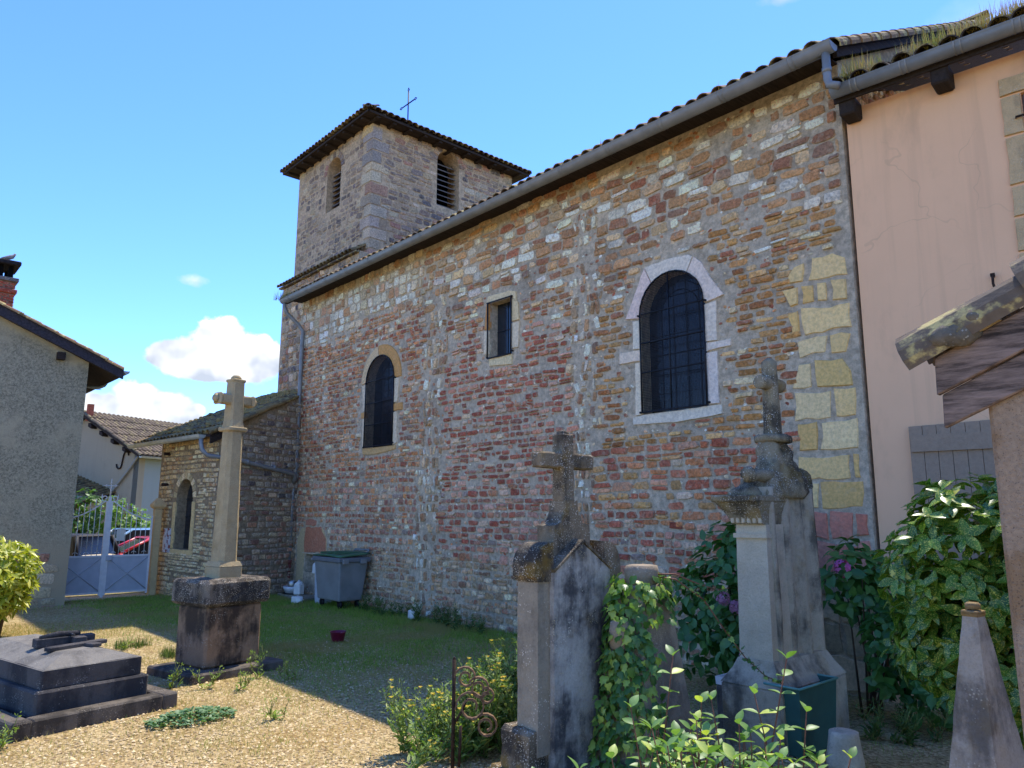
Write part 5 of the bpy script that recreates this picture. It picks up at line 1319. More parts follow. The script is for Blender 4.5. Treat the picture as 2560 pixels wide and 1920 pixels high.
# ------------------------------------------------------------------ parked cars
def car(name, label, loc, rz, paint, L=3.9, Wd=1.65, H=1.45, roofc=None, boxy=False):
    t = thing(name, label, 'car', loc, rz)
    hw = Wd/2
    k = NM(name+'_paint', .28, .5); k.color(k.mix(k.noise(3, 2), lin(paint), tuple(x*.9 for x in lin(paint)))); k.b.inputs['Coat Weight'].default_value = .6; pm = k.m
    bz = .78
    # lower body: cross sections along x (front at +x)
    prof = [(-L/2,.45,.7),(-L/2+.12,.3,.86),(-L*.3,.24,.92),(0,.22,.93),(L*.2,.22,.92),(L*.34,.24,.84),(L/2-.15,.3,.7),(L/2,.42,.58)]
    if boxy: prof = [(-L/2,.4,.95),(-L/2+.1,.3,1.0),(-L*.3,.26,1.02),(0,.25,1.02),(L*.2,.25,1.0),(L*.34,.26,.96),(L/2-.12,.3,.88),(L/2,.4,.74)]
    b = MB(); vs = []
    for x, z0, z1 in prof:
        e = hw*(.9 if abs(x) > L*.45 else 1.0)
        vs += [(x,-e*.9,z0),(x,-e,z0+(z1-z0)*.45),(x,-e*.93,z1),(x,-e*.6,z1+.03),(x,e*.6,z1+.03),(x,e*.93,z1),(x,e,z0+(z1-z0)*.45),(x,e*.9,z0)]
    n = 8; fs = [(i*n+j, (i+1)*n+j, (i+1)*n+(j+1) % n, i*n+(j+1) % n) for i in range(len(prof)-1) for j in range(n)]+[tuple(range(n)), tuple((len(prof)-1)*n+j for j in range(n))[::-1]]
    b.add(vs, fs, None, True); body = b.build('body', pm, t)
    zb = prof[3][2]-.0; xa, xb_, xc, xd = -L*.44, -L*.33, L*.02, L*.26
    if boxy: xa, xb_, xc, xd = -L*.47, -L*.42, L*.1, L*.2
    # cabin glass volume
    b = MB(); g0, g1 = hw*.9, hw*.74
    b.add([(xa,-g0,zb),(xd,-g0,zb),(xc,-g1,H-.04),(xb_,-g1,H-.04),(xa,g0,zb),(xd,g0,zb),(xc,g1,H-.04),(xb_,g1,H-.04)], [(0,1,2,3),(7,6,5,4),(1,5,6,2),(0,3,7,4),(3,2,6,7)])
    b.build('cabin_glass', M['glass_blue'], t)
    rm = pm if roofc is None else m_plain(name+'_roof', roofc, .7, .3)
    b = MB(); b.add([(xb_-.05,-g1-.02,H-.045),(xc+.06,-g1-.02,H-.045),(xc,-g1*.8,H),(xb_,-g1*.8,H),(xb_-.05,g1+.02,H-.045),(xc+.06,g1+.02,H-.045),(xc,g1*.8,H),(xb_,g1*.8,H)], [(0,1,2,3),(7,6,5,4),(1,5,6,2),(0,3,7,4),(3,2,6,7),(0,4,5,1)]); b.build('roof', rm, t)
    for s in (-1, 1):
        for (x0, x1, w) in ((xd, xc, .04), (xa, xb_, .07), (-L*.12, -L*.14, .03)):
            q = MB(); q.tube([(x0, s*(g0+.005), zb), (x1 if x0 != -L*.12 else x1, s*(g1+.008), H-.045)], w, 6); q.build('pillar', rm if roofc else pm, t)
        q = MB(); q.bbox(xd-.2, xd-.08, *sorted((s*(g0+.02), s*(g0+.2))), zb-.02, zb+.1, .03); q.build('door_mirror', pm, t)
        for x in (-L*.32, L*.31):
            wv = MB(); y0, y1 = sorted((s*hw*.72, s*hw*.99)); wv.tube([(x,y0,.3),(x,y1,.3)], .3, 18); wh = wv.build('wheel', m_plain('tyre', (28,28,28), .9, .2) if 'tyre' not in bpy.data.materials else bpy.data.materials['tyre'], t)
            wv = MB(); wv.tube([(x,s*hw*.985,.3),(x,s*hw*1.005,.3)], .18, 14); wv.build('rim', M['zinc_pale'], wh)
        q = MB(); q.bbox(L/2-.14, L/2-.02, *sorted((s*hw*.5, s*hw*.86)), .56, .68, .02); q.build('headlight', M['zinc_pale'], t)
    return t
car('red_car', 'bright red hatchback parked just behind the gate', (-23.4, 6.75, -.2), R(-90), (206,44,40))
car('blue_car', 'pale blue estate car parked behind the red hatchback', (-26.9, 7.1, -.2), R(-82), (120,156,190), 4.5, 1.75, 1.62)
car('cream_car', 'cream car with a black soft top, left of the red hatchback', (-23.9, 4.5, -.2), R(-150), (206,196,170), 3.4, 1.5, 1.55, (36,36,38), True)
# ------------------------------------------------------------------ stone cross on pedestal
M['dark_stone'] = m_weather('sooty_stone', (156,130,104), (40,38,38), .85, ((176,172,160),), .0, .6)
M['cap_stone'] = m_weather('lichen_cap', (128,120,108), (36,36,38), .85, ((196,192,178),(168,160,140)), .1, .75, lich=.42)
M['ochre_stone'] = m_weather('ochre_cross_stone', (178,162,128), (124,108,80), .45, ((200,188,152),), .22, .4)
M['slate'] = m_weather('dark_tomb_stone', (88,86,86), (40,42,48), .7, ((150,150,146),), 0, .6)
M['kerb'] = m_weather('kerb_stone', (108,102,94), (44,42,40), .7, ((180,174,160),(150,140,120)), 0, .6)
cr = thing('wayside_cross', 'tall ochre stone cross on a black-stained pedestal and slab', 'cross', (-9.79, 3.78, 0), R(12))
b = MB(); b.bbox(-.5,.5,-.64,.64,-.06,.09,.02); rough(b.build('base_slab', M['kerb'], cr), .1, .01, 5, 1)
b = MB(); b.bbox(-.33,.33,-.39,.39,.085,.82,.035); rough(b.build('pedestal', M['dark_stone'], cr), .1, .008, 5, 2)
b = MB(); b.bbox(-.4,.4,-.46,.46,.818,1.13,.04); rough(b.build('pedestal_cap', M['cap_stone'], cr), .07, .016, 7, 3)
def octo(b, z0, r0, z1, r1, c=.62):
    ring = lambda r, z: [(r,-r*c,z),(r,r*c,z),(r*c,r,z),(-r*c,r,z),(-r,r*c,z),(-r,-r*c,z),(-r*c,-r,z),(r*c,-r,z)]
    b.add(ring(r0,z0)+ring(r1,z1), [(i,(i+1)%8,8+(i+1)%8,8+i) for i in range(8)]+[tuple(range(8))[::-1], tuple(range(8,16))])
b = MB(); b.bbox(-.165,.165,-.165,.165,1.11,1.27,.012); b.frustum(-.165,.165,-.165,.165,1.27,-.14,.14,-.14,.14,1.33); octo(b,1.33,.135,3.0,.105,.6); sh = b.build('shaft', M['ochre_stone'], cr); rough(sh, .12, .005, 6)
b = MB(); b.bbox(-.135,.135,-.135,.135,3.0,3.055,.012); b.build('collar', M['ochre_stone'], cr)
b = MB(); octo(b,3.055,.115,3.15,.098,.7); octo(b,3.15,.098,3.68,.088,.75); b.bbox(-.094,.094,-.094,.094,3.66,3.7,.01); b.lathe([(.07,0),(.065,.03),(.04,.055),(.005,.06)], (0,0,3.7), 12)
for s in (-1,1):
    b.bbox(-.075,.075,*sorted((s*.07,s*.22)),3.355,3.49,.02); b.bbox(-.085,.085,*sorted((s*.218,s*.27)),3.345,3.5,.02)
    b.tube([(0,s*.27,3.42),(0,s*.31,3.42)], [.065,.04], 10)
b.build('cross_head', M['ochre_stone'], cr)

# ------------------------------------------------------------------ low tomb at the left
tb = thing('low_tomb', 'low dark stone tomb with two flat crosses on its sloping lid', 'tomb', (-8.85, 1.95, 0), R(12))
# a kerb frame, then two tiers and a hipped lid
kb = MB()
for x0,x1,y0,y1 in ((-1.9,.7,-.76,-.6),(-1.9,.7,.6,.76),(.52,.7,-.6,.6)): kb.bbox(x0,x1,y0,y1,-.06,.125,.015)
rough(kb.build('kerb', M['kerb'], tb), .12, .006, 6, 4)
MB().box(-1.9,.525,-.605,.605,-.05,.07).build('kerb_floor', M['slate'], tb)
b = MB(); b.bbox(-1.75,.5,-.52,.54,.06,.315,.02); rough(b.build('lower_tier', M['slate'], tb), .15, .004, 6, 5)
b = MB(); b.bbox(-1.7,.45,-.46,.48,.31,.49,.012); rough(b.build('upper_tier', M['slate'], tb), .15, .003, 6, 6)
b = MB(); b.add([(-1.7,-.46,.485),(.45,-.46,.485),(.45,.48,.485),(-1.7,.48,.485),(-1.35,-.16,.575),(.14,-.16,.575),(.14,.18,.575),(-1.35,.18,.575)], [(0,1,5,4),(1,2,6,5),(2,3,7,6),(3,0,4,7),(4,5,6,7)]); b.build('lid', m_weather('grey_lid', (128,126,120), (74,74,74), .5, ((170,168,160),), 0, .5), tb)
def flatcross(x, y, z, L, w, h, nm, rz):
    b = MB(); b.bbox(-L*.5,L*.5,-w,w,0,h,.006); b.bbox(L*.08,L*.08+2*w,-L*.3,L*.3,.002,h-.003,.006); o = b.build(nm, M['slate'], tb); o.location = (x,y,z); o.rotation_euler = (0, 0, rz)
flatcross(-.12, .08, .572, .62, .05, .04, 'lower_cross', R(100)); flatcross(-.36, .06, .576, .56, .06, .085, 'upper_cross', R(84))
b = MB(); b.tube([(-.36,-.18,.672),(-.36,.0,.69),(-.34,.16,.68),(-.34,.2,.685)], [.02,.03,.028,.02], 7); b.tube([(-.48,.1,.68),(-.36,.1,.69),(-.24,.1,.68)], .012, 6); b.build('relief', M['slate'], tb)
t2 = thing('tomb_slab', 'sunken dark stone slab at the left edge beside the low tomb', 'slab', (-8.35, .3, 0), R(12))
b = MB(); b.bbox(-1.6,.5,-.6,.62,-.06,.1,.015); rough(b.build('slab', M['kerb'], t2), .15, .006, 6, 7)

# ------------------------------------------------------------------ centre stele (faces +X)
M['stele'] = m_weather('stele_stone', (176,175,170), (52,54,60), .9, ((200,198,188),(188,176,140)), .12, .68)
M['stele_side'] = m_weather('stele_side_stone', (152,144,128), (84,80,74), .55, ((206,200,188),), .1, .4)
M['stele_top'] = m_weather('stele_top_stone', (134,122,102), (38,38,40), .85, ((206,202,190),(186,180,160)), .45, .7, lich=.44)
st = thing('gabled_stele', 'grey gabled headstone with rounded shoulders and a lichened stone cross', 'headstone', (-4.1, 4.25, 0))
FST = Frame((0,0,0), (0,1,0), (1,0,0))
def yz(poly, x0, x1, nm, m, par=None, ro=.05, amp=.004, seed=0):
    b = MB(); b.prism(poly, FST, x0, x1); o = b.build(nm, m, par or st)
    return rough(o, ro, amp, 9, seed) if ro else o
yz([(-.31,.0),(.31,0),(.31,1.52),(0,1.73),(-.31,1.52)], -.16, .15, 'gabled_slab', M['stele'], seed=1)
b = MB()
for s in (-1,1):                                                # the raking coping of the gable
    b.prism([(0,1.735),(s*.315,1.525),(s*.315,1.545),(0,1.757)][::(1 if s > 0 else -1)], FST, -.165, .165)
b.build('gable_coping', M['stele_top'], st)
for s in (-1,1):
    n = 8; arc = [(s*(.3+.17*math.sin(math.pi/2*k/n)), 1.56+.18*math.cos(math.pi/2*k/n)) for k in range(n+1)]
    cap_ = [(s*.28,1.46),(s*.28,1.74)]+arc+[(s*.47,1.5),(s*.44,1.46)]
    yz(cap_[::(-1 if s > 0 else 1)], -.12, .12, 'shoulder_cap', M['stele_top'], ro=.05, amp=.006, seed=5+s)
    pl_ = [(s*.29,.28),(s*.29,1.465),(s*.43,1.465),(s*.43,.28)]
    yz(pl_[::(-1 if s > 0 else 1)], -.11, .105, 'shoulder_pilaster', M['stele_side'], ro=.06, amp=.005, seed=3+s)
    yz([(s*.29,.0),(s*.5,0),(s*.5,.42),(s*.47,.45),(s*.29,.45)][::(1 if s > 0 else -1)], -.2, .09, 'pilaster_base', M['stele_top'], ro=.05, amp=.012, seed=6+s)
yz([(-.56,-.06),(.56,-.06),(.56,.13),(.52,.17),(-.52,.17),(-.56,.13)], -.28, .3, 'plinth', M['stele_top'], ro=.05, amp=.014, seed=9)
blk = [(-.2,1.45),(.2,1.45),(.2,1.86),(.12,1.88),(.075,1.96),(.065,2.05),(-.065,2.05),(-.075,1.96),(-.12,1.88),(-.2,1.86)]
yz(blk, -.14, .04, 'cross_pedestal', M['stele_top'], ro=.04, amp=.008, seed=11)
b = MB(); b.bbox(-.115,.015,-.065,.065,2.04,2.575,.012); b.bbox(-.11,.01,-.3,.3,2.3,2.42,.012); b.lathe([(.05,0),(.05,.02),(.01,.035)], (-.05,0,2.57), 8)
rough(b.build('cross', M['stele_top'], st), .035, .007, 14, 12)

# ------------------------------------------------------------------ tall draped monument
M['tall'] = m_weather('tall_stone', (188,178,156), (66,66,62), .8, ((190,186,170),), .25, .5)
M['tall_side'] = m_weather('tall_side_stone', (206,196,172), (134,128,114), .45, ((206,200,184),), .1, .3)
M['tall_top'] = m_weather('tall_top_stone', (150,140,116), (38,38,40), .8, ((210,206,196),(180,176,150)), .35, .65, lich=.42)
tm = thing('tall_monument', 'tall draped monument with carved cornice topped by a round-armed stone cross', 'monument', (-3.66, 6.6, 0))
b = MB(); b.bbox(-.28,.3,-.6,.6,-.06,.5,.02); rough(b.build('plinth', M['tall'], tm), .1, .006, 6, 1)
b = MB(); b.frustum(-.28,.3,-.6,.6,.498,-.2,.22,-.52,.52,.62); b.frustum(-.2,.22,-.52,.52,.62,-.17,.18,-.48,.48,.7); b.build('base_moulding', M['tall'], tm)
b = MB(); b.frustum(-.16,.16,-.46,-.1,.695,-.15,.15,-.44,-.1,1.86); rough(b.build('pilaster', M['tall_side'], tm), .08, .003, 6, 2)
b = MB(); vs = []; n = 22
for j in range(15):                                             # drapery: folds falling down the front
    t = j/14; z = .695+1.5*t; row = []
    for i in range(n+1):
        y = -.36+.84*i/n*(1-.06*t); f = .035*math.sin(i/n*math.pi*2*3.2+.6)*(1-.3*t)+.015*n3(i*.6, z*2)
        row.append((.15+f, y-.02*t, z))
    vs += row
k = n+1; fs = [(j*k+i, j*k+i+1, (j+1)*k+i+1, (j+1)*k+i) for j in range(14) for i in range(n)]
m0 = len(vs); vs += [(-.16,p[1],p[2]) for p in vs]
fs += [(m0+j*k+i, m0+(j+1)*k+i, m0+(j+1)*k+i+1, m0+j*k+i+1) for j in range(14) for i in range(n)]
fs += [(j*k, (j+1)*k, m0+(j+1)*k, m0+j*k) for j in range(14)] + [(j*k+n, m0+j*k+n, m0+(j+1)*k+n, (j+1)*k+n) for j in range(14)]
fs += [(14*k+i, 14*k+i+1, m0+14*k+i+1, m0+14*k+i) for i in range(n)]
b.add(vs, fs, None, True); b.build('drapery', M['tall'], tm)
b = MB(); b.box(-.165,.165,-.47,-.38,1.74,1.78)
b.build('neck_band', M['tall_side'], tm)
b = MB(); b.frustum(-.16,.14,-.47,-.1,1.86,-.2,.15,-.52,-.1,1.95); b.frustum(-.2,.15,-.52,-.1,1.95,-.27,.17,-.6,-.1,2.06); b.bbox(-.29,.18,-.63,-.1,2.058,2.12,.012); cn = b.build('cornice', M['tall_top'], tm); rough(cn, .05, .006, 12, 3)
for i in range(6):
    y = -.5+.0*i; b = MB(); b.bbox(-.17+.055*i, -.135+.055*i, -.5, -.46, 1.87, 1.94, .006); b.build('dentil', M['tall_side'], cn)
b = MB(); b.lathe([(.4,0),(.42,.06),(.36,.16),(.27,.28),(.2,.4),(.155,.52),(.14,.58)], (0,.04,2.1), 18, None, True, .62, 1.05, .35); rough(b.build('draped_mound', M['tall_top'], tm), .035, .035, 9, 4)
b = MB(); b.tube([(.08,-.64,2.3),(.08,-.58,2.3),(.08,-.52,2.29),(.08,-.44,2.3),(.08,-.3,2.3),(.06,-.08,2.31)], [.05,.075,.055,.05,.062,.06], 12); b.lathe([(.19,0),(.2,.03),(.14,.08),(.07,.1)], (-.04,-.36,2.11), 12, None, True, .9, 1, .5); rough(b.build('reversed_torch', M['tall_top'], tm), .04, .01, 14, 5)
b = MB(); ring_ = [(.0+.13*math.cos(a), .04+.17*math.sin(a), 2.66) for a in [2*math.pi*i/20 for i in range(21)]]; b.tube(ring_, .04, 8, None, False); rough(b.build('wreath', M['tall_top'], tm), .04, .012, 22, 6)
b = MB(); b.tube([(0,.04,2.6),(0,.04,2.95),(0,.04,3.42),(0,.04,3.46)], [.088,.08,.072,.02], 14); b.tube([(0,-.16,3.2),(0,-.155,3.2),(0,.23,3.2),(0,.235,3.2)], [.055,.068,.068,.055], 14); rough(b.build('cross', M['tall_top'], tm), .05, .004, 12, 7)
for s, y in ((1,.3),(1,.48)):
    b = MB(); b.lathe([(.1,0),(.12,.08),(.09,.2),(.03,.26)], (.02,y,2.14), 9, None, True, 1, .8, .6); rough(b.build('carved_tuft', M['tall_top'], tm), .04, .015, 14, 8+y)

# ------------------------------------------------------------------ ivy-covered broken tombstone
iv = thing('ivy_tombstone', 'tapering broken tombstone half hidden under ivy', 'tombstone', (-3.69, 4.65, 0))
M['iv_stone'] = m_weather('speckled_stone', (158,146,128), (84,76,68), .55, ((182,176,160),(90,80,72)), 0, .5)
b = MB(); b.frustum(-.3,.26,-.34,.34,-.05,-.14,.1,-.15,.16,1.4); b.frustum(-.14,.1,-.15,.16,1.4,-.11,.09,-.12,.12,1.42); rough(b.build('pillar', M['iv_stone'], iv), .07, .012, 7, 1)
b = MB(); b.lathe([(.13,0),(.135,.12),(.125,.16),(.09,.165)], (-.02,0,1.4), 14, None, True, .85, 1, .15); b.build('broken_top', M['iv_stone'], iv)
b = MB(); b.lathe([(.075,-.12),(.085,0),(.07,.07),(.02,.09)], (-.02,-.26,1.1), 12, None, True, 1, 1, .2); b.build('side_boss', M['iv_stone'], iv)

# ------------------------------------------------------------------ obelisk headstone on the right
M['ob'] = m_weather('obelisk_stone', (186,178,166), (80,78,76), .75, ((196,192,180),), .2, .5)
obk = thing('obelisk_headstone', 'slim tapering obelisk headstone with an orange-lichened tip', 'headstone', (-1.53, 4.92, .1), R(-8))
b = MB(); b.frustum(-.16,.1,-.14,.24,.4,-.05,.03,-.042,.05,1.28); rough(b.build('shaft', M['ob'], obk), .06, .005, 9, 1)
b = MB(); b.frustum(-.05,.03,-.042,.05,1.278,-.056,.036,-.048,.056,1.296); b.bbox(-.056,.036,-.048,.056,1.296,1.314,.005); b.lathe([(.04,0),(.04,.028),(.03,.036)], (-.01,.005,1.32), 10); b.build('tip', m_weather('orange_lichen', (150,130,96), (60,54,48), .5, ((206,140,48),), .6, .5), obk)
b = MB(); b.frustum(-.25,.16,-.22,.33,-.15,-.2,.13,-.175,.28,.38); b.bbox(-.21,.14,-.185,.29,.378,.405,.008); rough(b.build('base', M['ob'], obk), .07, .006, 9, 2)

# ------------------------------------------------------------------ planter, stone bucket
pl_ = thing('green_planter', 'dark green plastic trough stacked on another beside the tall monument', 'planter', (-3.37, 6.36, 0))
M['green_pl'] = m_plain('green_plastic', (54,94,88), .45, .4, .15, 6, 0, .05)
def trough(z0, z1, x, y, wall=.012, lip=.012):
    b = MB(); b.frustum(-x*.92,x*.92,-y*.95,y*.95,z0,-x,x,-y,y,z1)
    b.f.pop(1); b.c.pop(); b.sm.pop()
    b.add([(-x,-y,z1),(x,-y,z1),(x,y,z1),(-x,y,z1),(-x+wall,-y+wall,z1),(x-wall,-y+wall,z1),(x-wall,y-wall,z1),(-x+wall,y-wall,z1),(-x*.9,-y*.92,z0+.04),(x*.9,-y*.92,z0+.04),(x*.9,y*.92,z0+.04),(-x*.9,y*.92,z0+.04)],
          [(0,1,5,4),(1,2,6,5),(2,3,7,6),(3,0,4,7),(4,5,9,8),(5,6,10,9),(6,7,11,10),(7,4,8,11),(8,9,10,11)])
    return b
trough(.0,.28,.14,.31).build('lower_trough', M['green_pl'], pl_)
trough(.27,.54,.15,.33).build('upper_trough', M['green_pl'], pl_)
b = MB(); x, y = .157, .337
for A, B in (((-x,-y),(x,-y)),((x,-y),(x,y)),((x,y),(-x,y)),((-x,y),(-x,-y))): b.tube([(*A,.54),(*B,.54)], .011, 6)
b.build('rim', m_plain('green_rim', (96,150,140), .4, .5, .1, 6, 0, 0), pl_)
pt = thing('stone_pot', 'small upturned pale stone bucket on the gravel right of the planter', 'pot', (-2.93, 6.15, 0))
b = MB(); b.lathe([(.145,-.03),(.14,.05),(.115,.22),(.112,.255),(.095,.262),(.02,.258)], (0,0,0), 18, None, True, 1, 1, .06); b.build('bucket', m_weather('pot_stone', (226,214,190), (150,142,126), .45, ((60,58,54),), 0, .4), pt)
# white window-box and planter pot behind the ivy stone
wp = thing('white_window_box', 'white plastic window box with grey plant, left of the tall monument', 'planter', (-4.1, 6.35, 0))
b = trough(.4,.47,.06,.1); b.build('trough', m_plain('white_plastic', (226,226,226), .4, .4, .05, 6, 0, 0), wp)
b = MB(); b.bbox(-.06,.06,-.1,.1,-.05,.4,.02); b.build('stand_stone', M['kerb'], wp)

# ------------------------------------------------------------------ wrought iron scroll
M['rust2'] = m_plain('brown_iron', (112,90,70), .75, .3, .4, 25, .1, .3)
ir = thing('iron_scrollwork', 'rusty broken wrought iron cross with scrolls standing in the weeds', 'ironwork', (-4.95, 3.81, 0))
b = MB(); b.tube([(0,0,-.05),(0,0,.8)], .015, 6); b.tube([(0,0,.8),(0,0,.82)], [.015,.004], 6); b.build('upright', M['rust'], ir)
rd = (.67, .745)
def sp(cx, cz, r, a0, turns, dirn, grow=.012, n=22):
    pts = []
    for i in range(n):
        t = i/(n-1); a = a0+dirn*turns*2*math.pi*t; rr = r*(1-.72*t)
        pts.append((rd[0]*(cx+rr*math.cos(a)), rd[1]*(cx+rr*math.cos(a)), cz+rr*math.sin(a)))
    return pts
for cx, cz, r, a0, tn, dn in ((.095,.66,.085,3.1,1.5,-1), (.2,.58,.0851,2.6,1.5,-1), (.14,.44,.12,3.3,1.6,-1), (.26,.3,.09,2.4,1.6,-1), (.26,.52,.06,2.0,1.2,-1)):
    b = MB(); p = sp(cx, cz, r, a0, tn, dn)
    w = Vector((-.745,.67,0))*.02; V = []
    for q in p: V += [Vector(q)-w, Vector(q)+w]
    F = [(2*i,2*i+1,2*i+3,2*i+2) for i in range(len(p)-1)]
    b.add(V, F); o = b.build('scroll', M['rust2'], ir); s_ = o.modifiers.new('thick','SOLIDIFY'); s_.thickness = .013
b = MB(); b.tube([(0,0,.3),(.05,.055,.42),(.07,.08,.5)], .01, 5); b.tube([(rd[0]*.05,rd[1]*.05,.0),(rd[0]*.06,rd[1]*.06,.3)], .012, 5); b.build('stay', M['rust'], ir)

# ------------------------------------------------------------------ wheeled bin and bits along the wall
bn = thing('wheeled_bin', 'large grey wheeled refuse bin with green lid against the church wall', 'bin', (-14.55, 8.12, 0))
M['bin_grey'] = m_plain('bin_grey', (128,132,132), .5, .35, .15, 3, 0, .04); M['bin_green'] = m_plain('bin_green', (74,112,84), .45, .4, .15, 4, 0, .04)
b = MB(); b.frustum(-.48,.46,-.27,.27,.15,-.55,.55,-.34,.34,.98); soften(b.build('body', M['bin_grey'], bn), .03, 2)
b = MB(); b.bbox(-.59,.59,-.38,.38,.93,1.03,.02); rim_ = b.build('rim', m_plain('bin_rim', (108,112,116), .5, .35, .1, 4, 0, 0), bn)
b = MB(); b.bbox(.585,.625,-.3,-.16,.9,1.0,.01); b.bbox(.585,.625,.12,.26,.9,1.0,.01); b.build('lift_pocket', M['bin_grey'], rim_)
b = MB(); vs = []
for i in range(9):
    for j in range(7):
        x, y = -.57+1.14*i/8, -.36+.72*j/6; vs.append((x, y, 1.035+.055*(j/6)+.02*math.cos((i/8-.5)*math.pi)))
b.add(vs, [(i*7+j,(i+1)*7+j,(i+1)*7+j+1,i*7+j+1) for i in range(8) for j in range(6)], None, True); ld = b.build('lid', M['bin_green'], bn); s_ = ld.modifiers.new('thick','SOLIDIFY'); s_.thickness = .03; s_.offset = 1
for x in (-.28, .02, .32):
    b = MB(); b.bbox(x-.02, x+.02, -.34, .35, 1.1, 1.135, .006); b.build('lid_rib', M['bin_green'], ld)
b = MB(); b.tube([(.5,.33,1.12),(.5,.38,1.17),(.2,.4,1.17),(-.1,.4,1.17),(-.1,.34,1.12)], .02, 8); b.build('handle', M['bin_grey'], bn)
for x in (-.38,.38):
    for y in (-.2,.2):
        b = MB(); b.tube([(x,y-.02,.08),(x,y+.02,.08)], .08, 14); b.box(x-.03,x+.03,y-.035,y+.035,.1,.155); b.build('wheel', M['iron'], bn)
M['white_old'] = m_weather('chalky_white', (196,204,214), (120,128,140), .5, ((220,224,228),), 0, .4)
wb = thing('white_cabinet', 'narrow chalky white box with a lid, left of the wheeled bin', 'box', (-15.42, 8.2, 0))
b = MB(); b.frustum(-.16,.12,-.12,.2,-.03,-.2,.16,-.14,.22,.93); soften(b.build('body', M['white_old'], wb), .015)
b = MB(); b.frustum(-.26,.2,-.2,.24,.925,-.22,.18,-.16,.22,.99); b.build('lid', M['white_old'], wb)
M['milky'] = (lambda k: (k.color(k.mix(k.noise(8, 3), lin((206,210,206)), lin((232,234,232)))), k.m)[1])(NM('milky_plastic', .4, .4))
def jug(name, label, loc, rz=0, lie=False, s=1.0, hang=False):
    t = thing(name, label, 'jug', loc, rz, None)
    b = MB(); b.bbox(-.085*s,.085*s,-.07*s,.07*s,0,.2*s,.02*s); b.frustum(-.085*s,.085*s,-.07*s,.07*s,.2*s-.001,-.03*s,.03*s,-.03*s,.03*s,.26*s); bo = soften(b.build('body', M['milky'], t), .015*s, 2)
    b2 = MB(); b2.tube([(0,0,.255*s),(0,0,.29*s)], .026*s, 10); c = b2.build('cap', m_plain('jug_cap', (210,212,214), .4, .4) if 'jug_cap' not in bpy.data.materials else bpy.data.materials['jug_cap'], t)
    b3 = MB(); b3.tube([(.03*s,0,.25*s),(.07*s,0,.25*s),(.085*s,0,.2*s)], .012*s, 6); h = b3.build('handle', M['milky'], t)
    if lie: t.rotation_euler = (R(90), 0, rz); t.location.z = loc[2]
    return t
jug('standing_jug', 'upright milky plastic jug beside the red pipe foot', (-16.6, 8.2, .07), .3, s=1.15)
jug('fallen_jug', 'milky plastic jug lying on the grass in front of the step', (-15.9, 7.75, .06), R(100), True, 1.0)
jug('wall_jug', 'milky plastic jug lying at the foot of the wall right of the bin', (-12.1, 8.3, .08), R(70), True, 1.1)
hj = jug('hanging_can', 'pale plastic can hung on the wall behind the white box', (-16.35, 8.5, .55), .2, s=1.0)
bs = thing('white_basin', 'white plastic basin on a dark tray by the drainpipe', 'basin', (-16.95, 8.17, .07))
b = MB(); b.lathe([(.13,.02),(.19,.12),(.2,.17),(.19,.17),(.12,.05),(.01,.04)], (0,0,0), 18, None, True, 1.2, .85); b.build('bowl', m_plain('basin_white', (206,212,218), .4, .4, .05), bs)
b = MB(); b.lathe([(.2,0),(.22,.015),(.2,.02)], (0,0,0), 16, None, True, 1.25, .85); b.build('tray', M['iron'], bs)
sp_ = thing('metal_pan', 'small metal saucepan sitting on the white basin', 'pan', (-16.9, 8.17, .24))
b = MB(); b.lathe([(.1,0),(.105,.02),(.105,.12),(.1,.125),(.095,.12),(.09,.02),(.01,.015)], (0,0,0), 18); b.build('pan', m_plain('pan_metal', (168,170,168), .35, .5, .1, 6, .8, 0), sp_)
b = MB(); b.tube([(.1,0,.1),(.22,.02,.11)], .01, 6); b.build('handle', M['iron'], sp_)
rb = thing('red_bowl', 'dark red plastic bowl with pouring lip on the grass', 'bowl', (-10.75, 6.0, 0))
b = MB(); b.lathe([(.085,-.01),(.09,.0),(.12,.13),(.13,.135),(.128,.14),(.115,.135),(.085,.015),(.01,.01)], (0,0,0), 20); mr = m_plain('maroon_plastic', (112,24,52), .4, .4, .1, 6, 0, 0); b.build('bowl', mr, rb)
b = MB(); b.bbox(.1,.165,-.03,.03,.122,.138,.005); b.build('lip', mr, rb)
# ------------------------------------------------------------------ plants
def leaf_mesh(L=1.0, w=.42, fold=.12, curl=.12, n=3, name='leaf'):
    b = MB(); V = [(0,0,0)]; 
    for i in range(1, n+1):
        t = i/(n+1); ww = w*math.sin(math.pi*min(1, t**.85))*.5; z = -curl*t*t
        V += [(-ww, L*t, z+fold*ww*2), (0, L*t, z), (ww, L*t, z+fold*ww*2)]
    V.append((0, L, -curl)); F = [(0,2,1),(0,3,2)]
    for i in range(n-1):
        a = 1+3*i; F += [(a,a+1,a+4,a+3),(a+1,a+2,a+5,a+4)]
    a = 1+3*(n-1); e = len(V)-1; F += [(a,a+1,e),(a+1,a+2,e)]
    b.add(V, F, None, True); return b
def ivy_mesh():
    b = MB(); o = [(0,0),(-.28,-.08),(-.42,.22),(-.26,.4),(-.3,.62),(-.1,.66),(0,1),(.1,.66),(.3,.62),(.26,.4),(.42,.22),(.28,-.08)]
    b.add([(0,.3,.06)]+[(x,y,-.06*abs(x)*3) for x,y in o], [(0,1+i,1+(i+1)%12)[::-1] for i in range(12)], None, True); return b
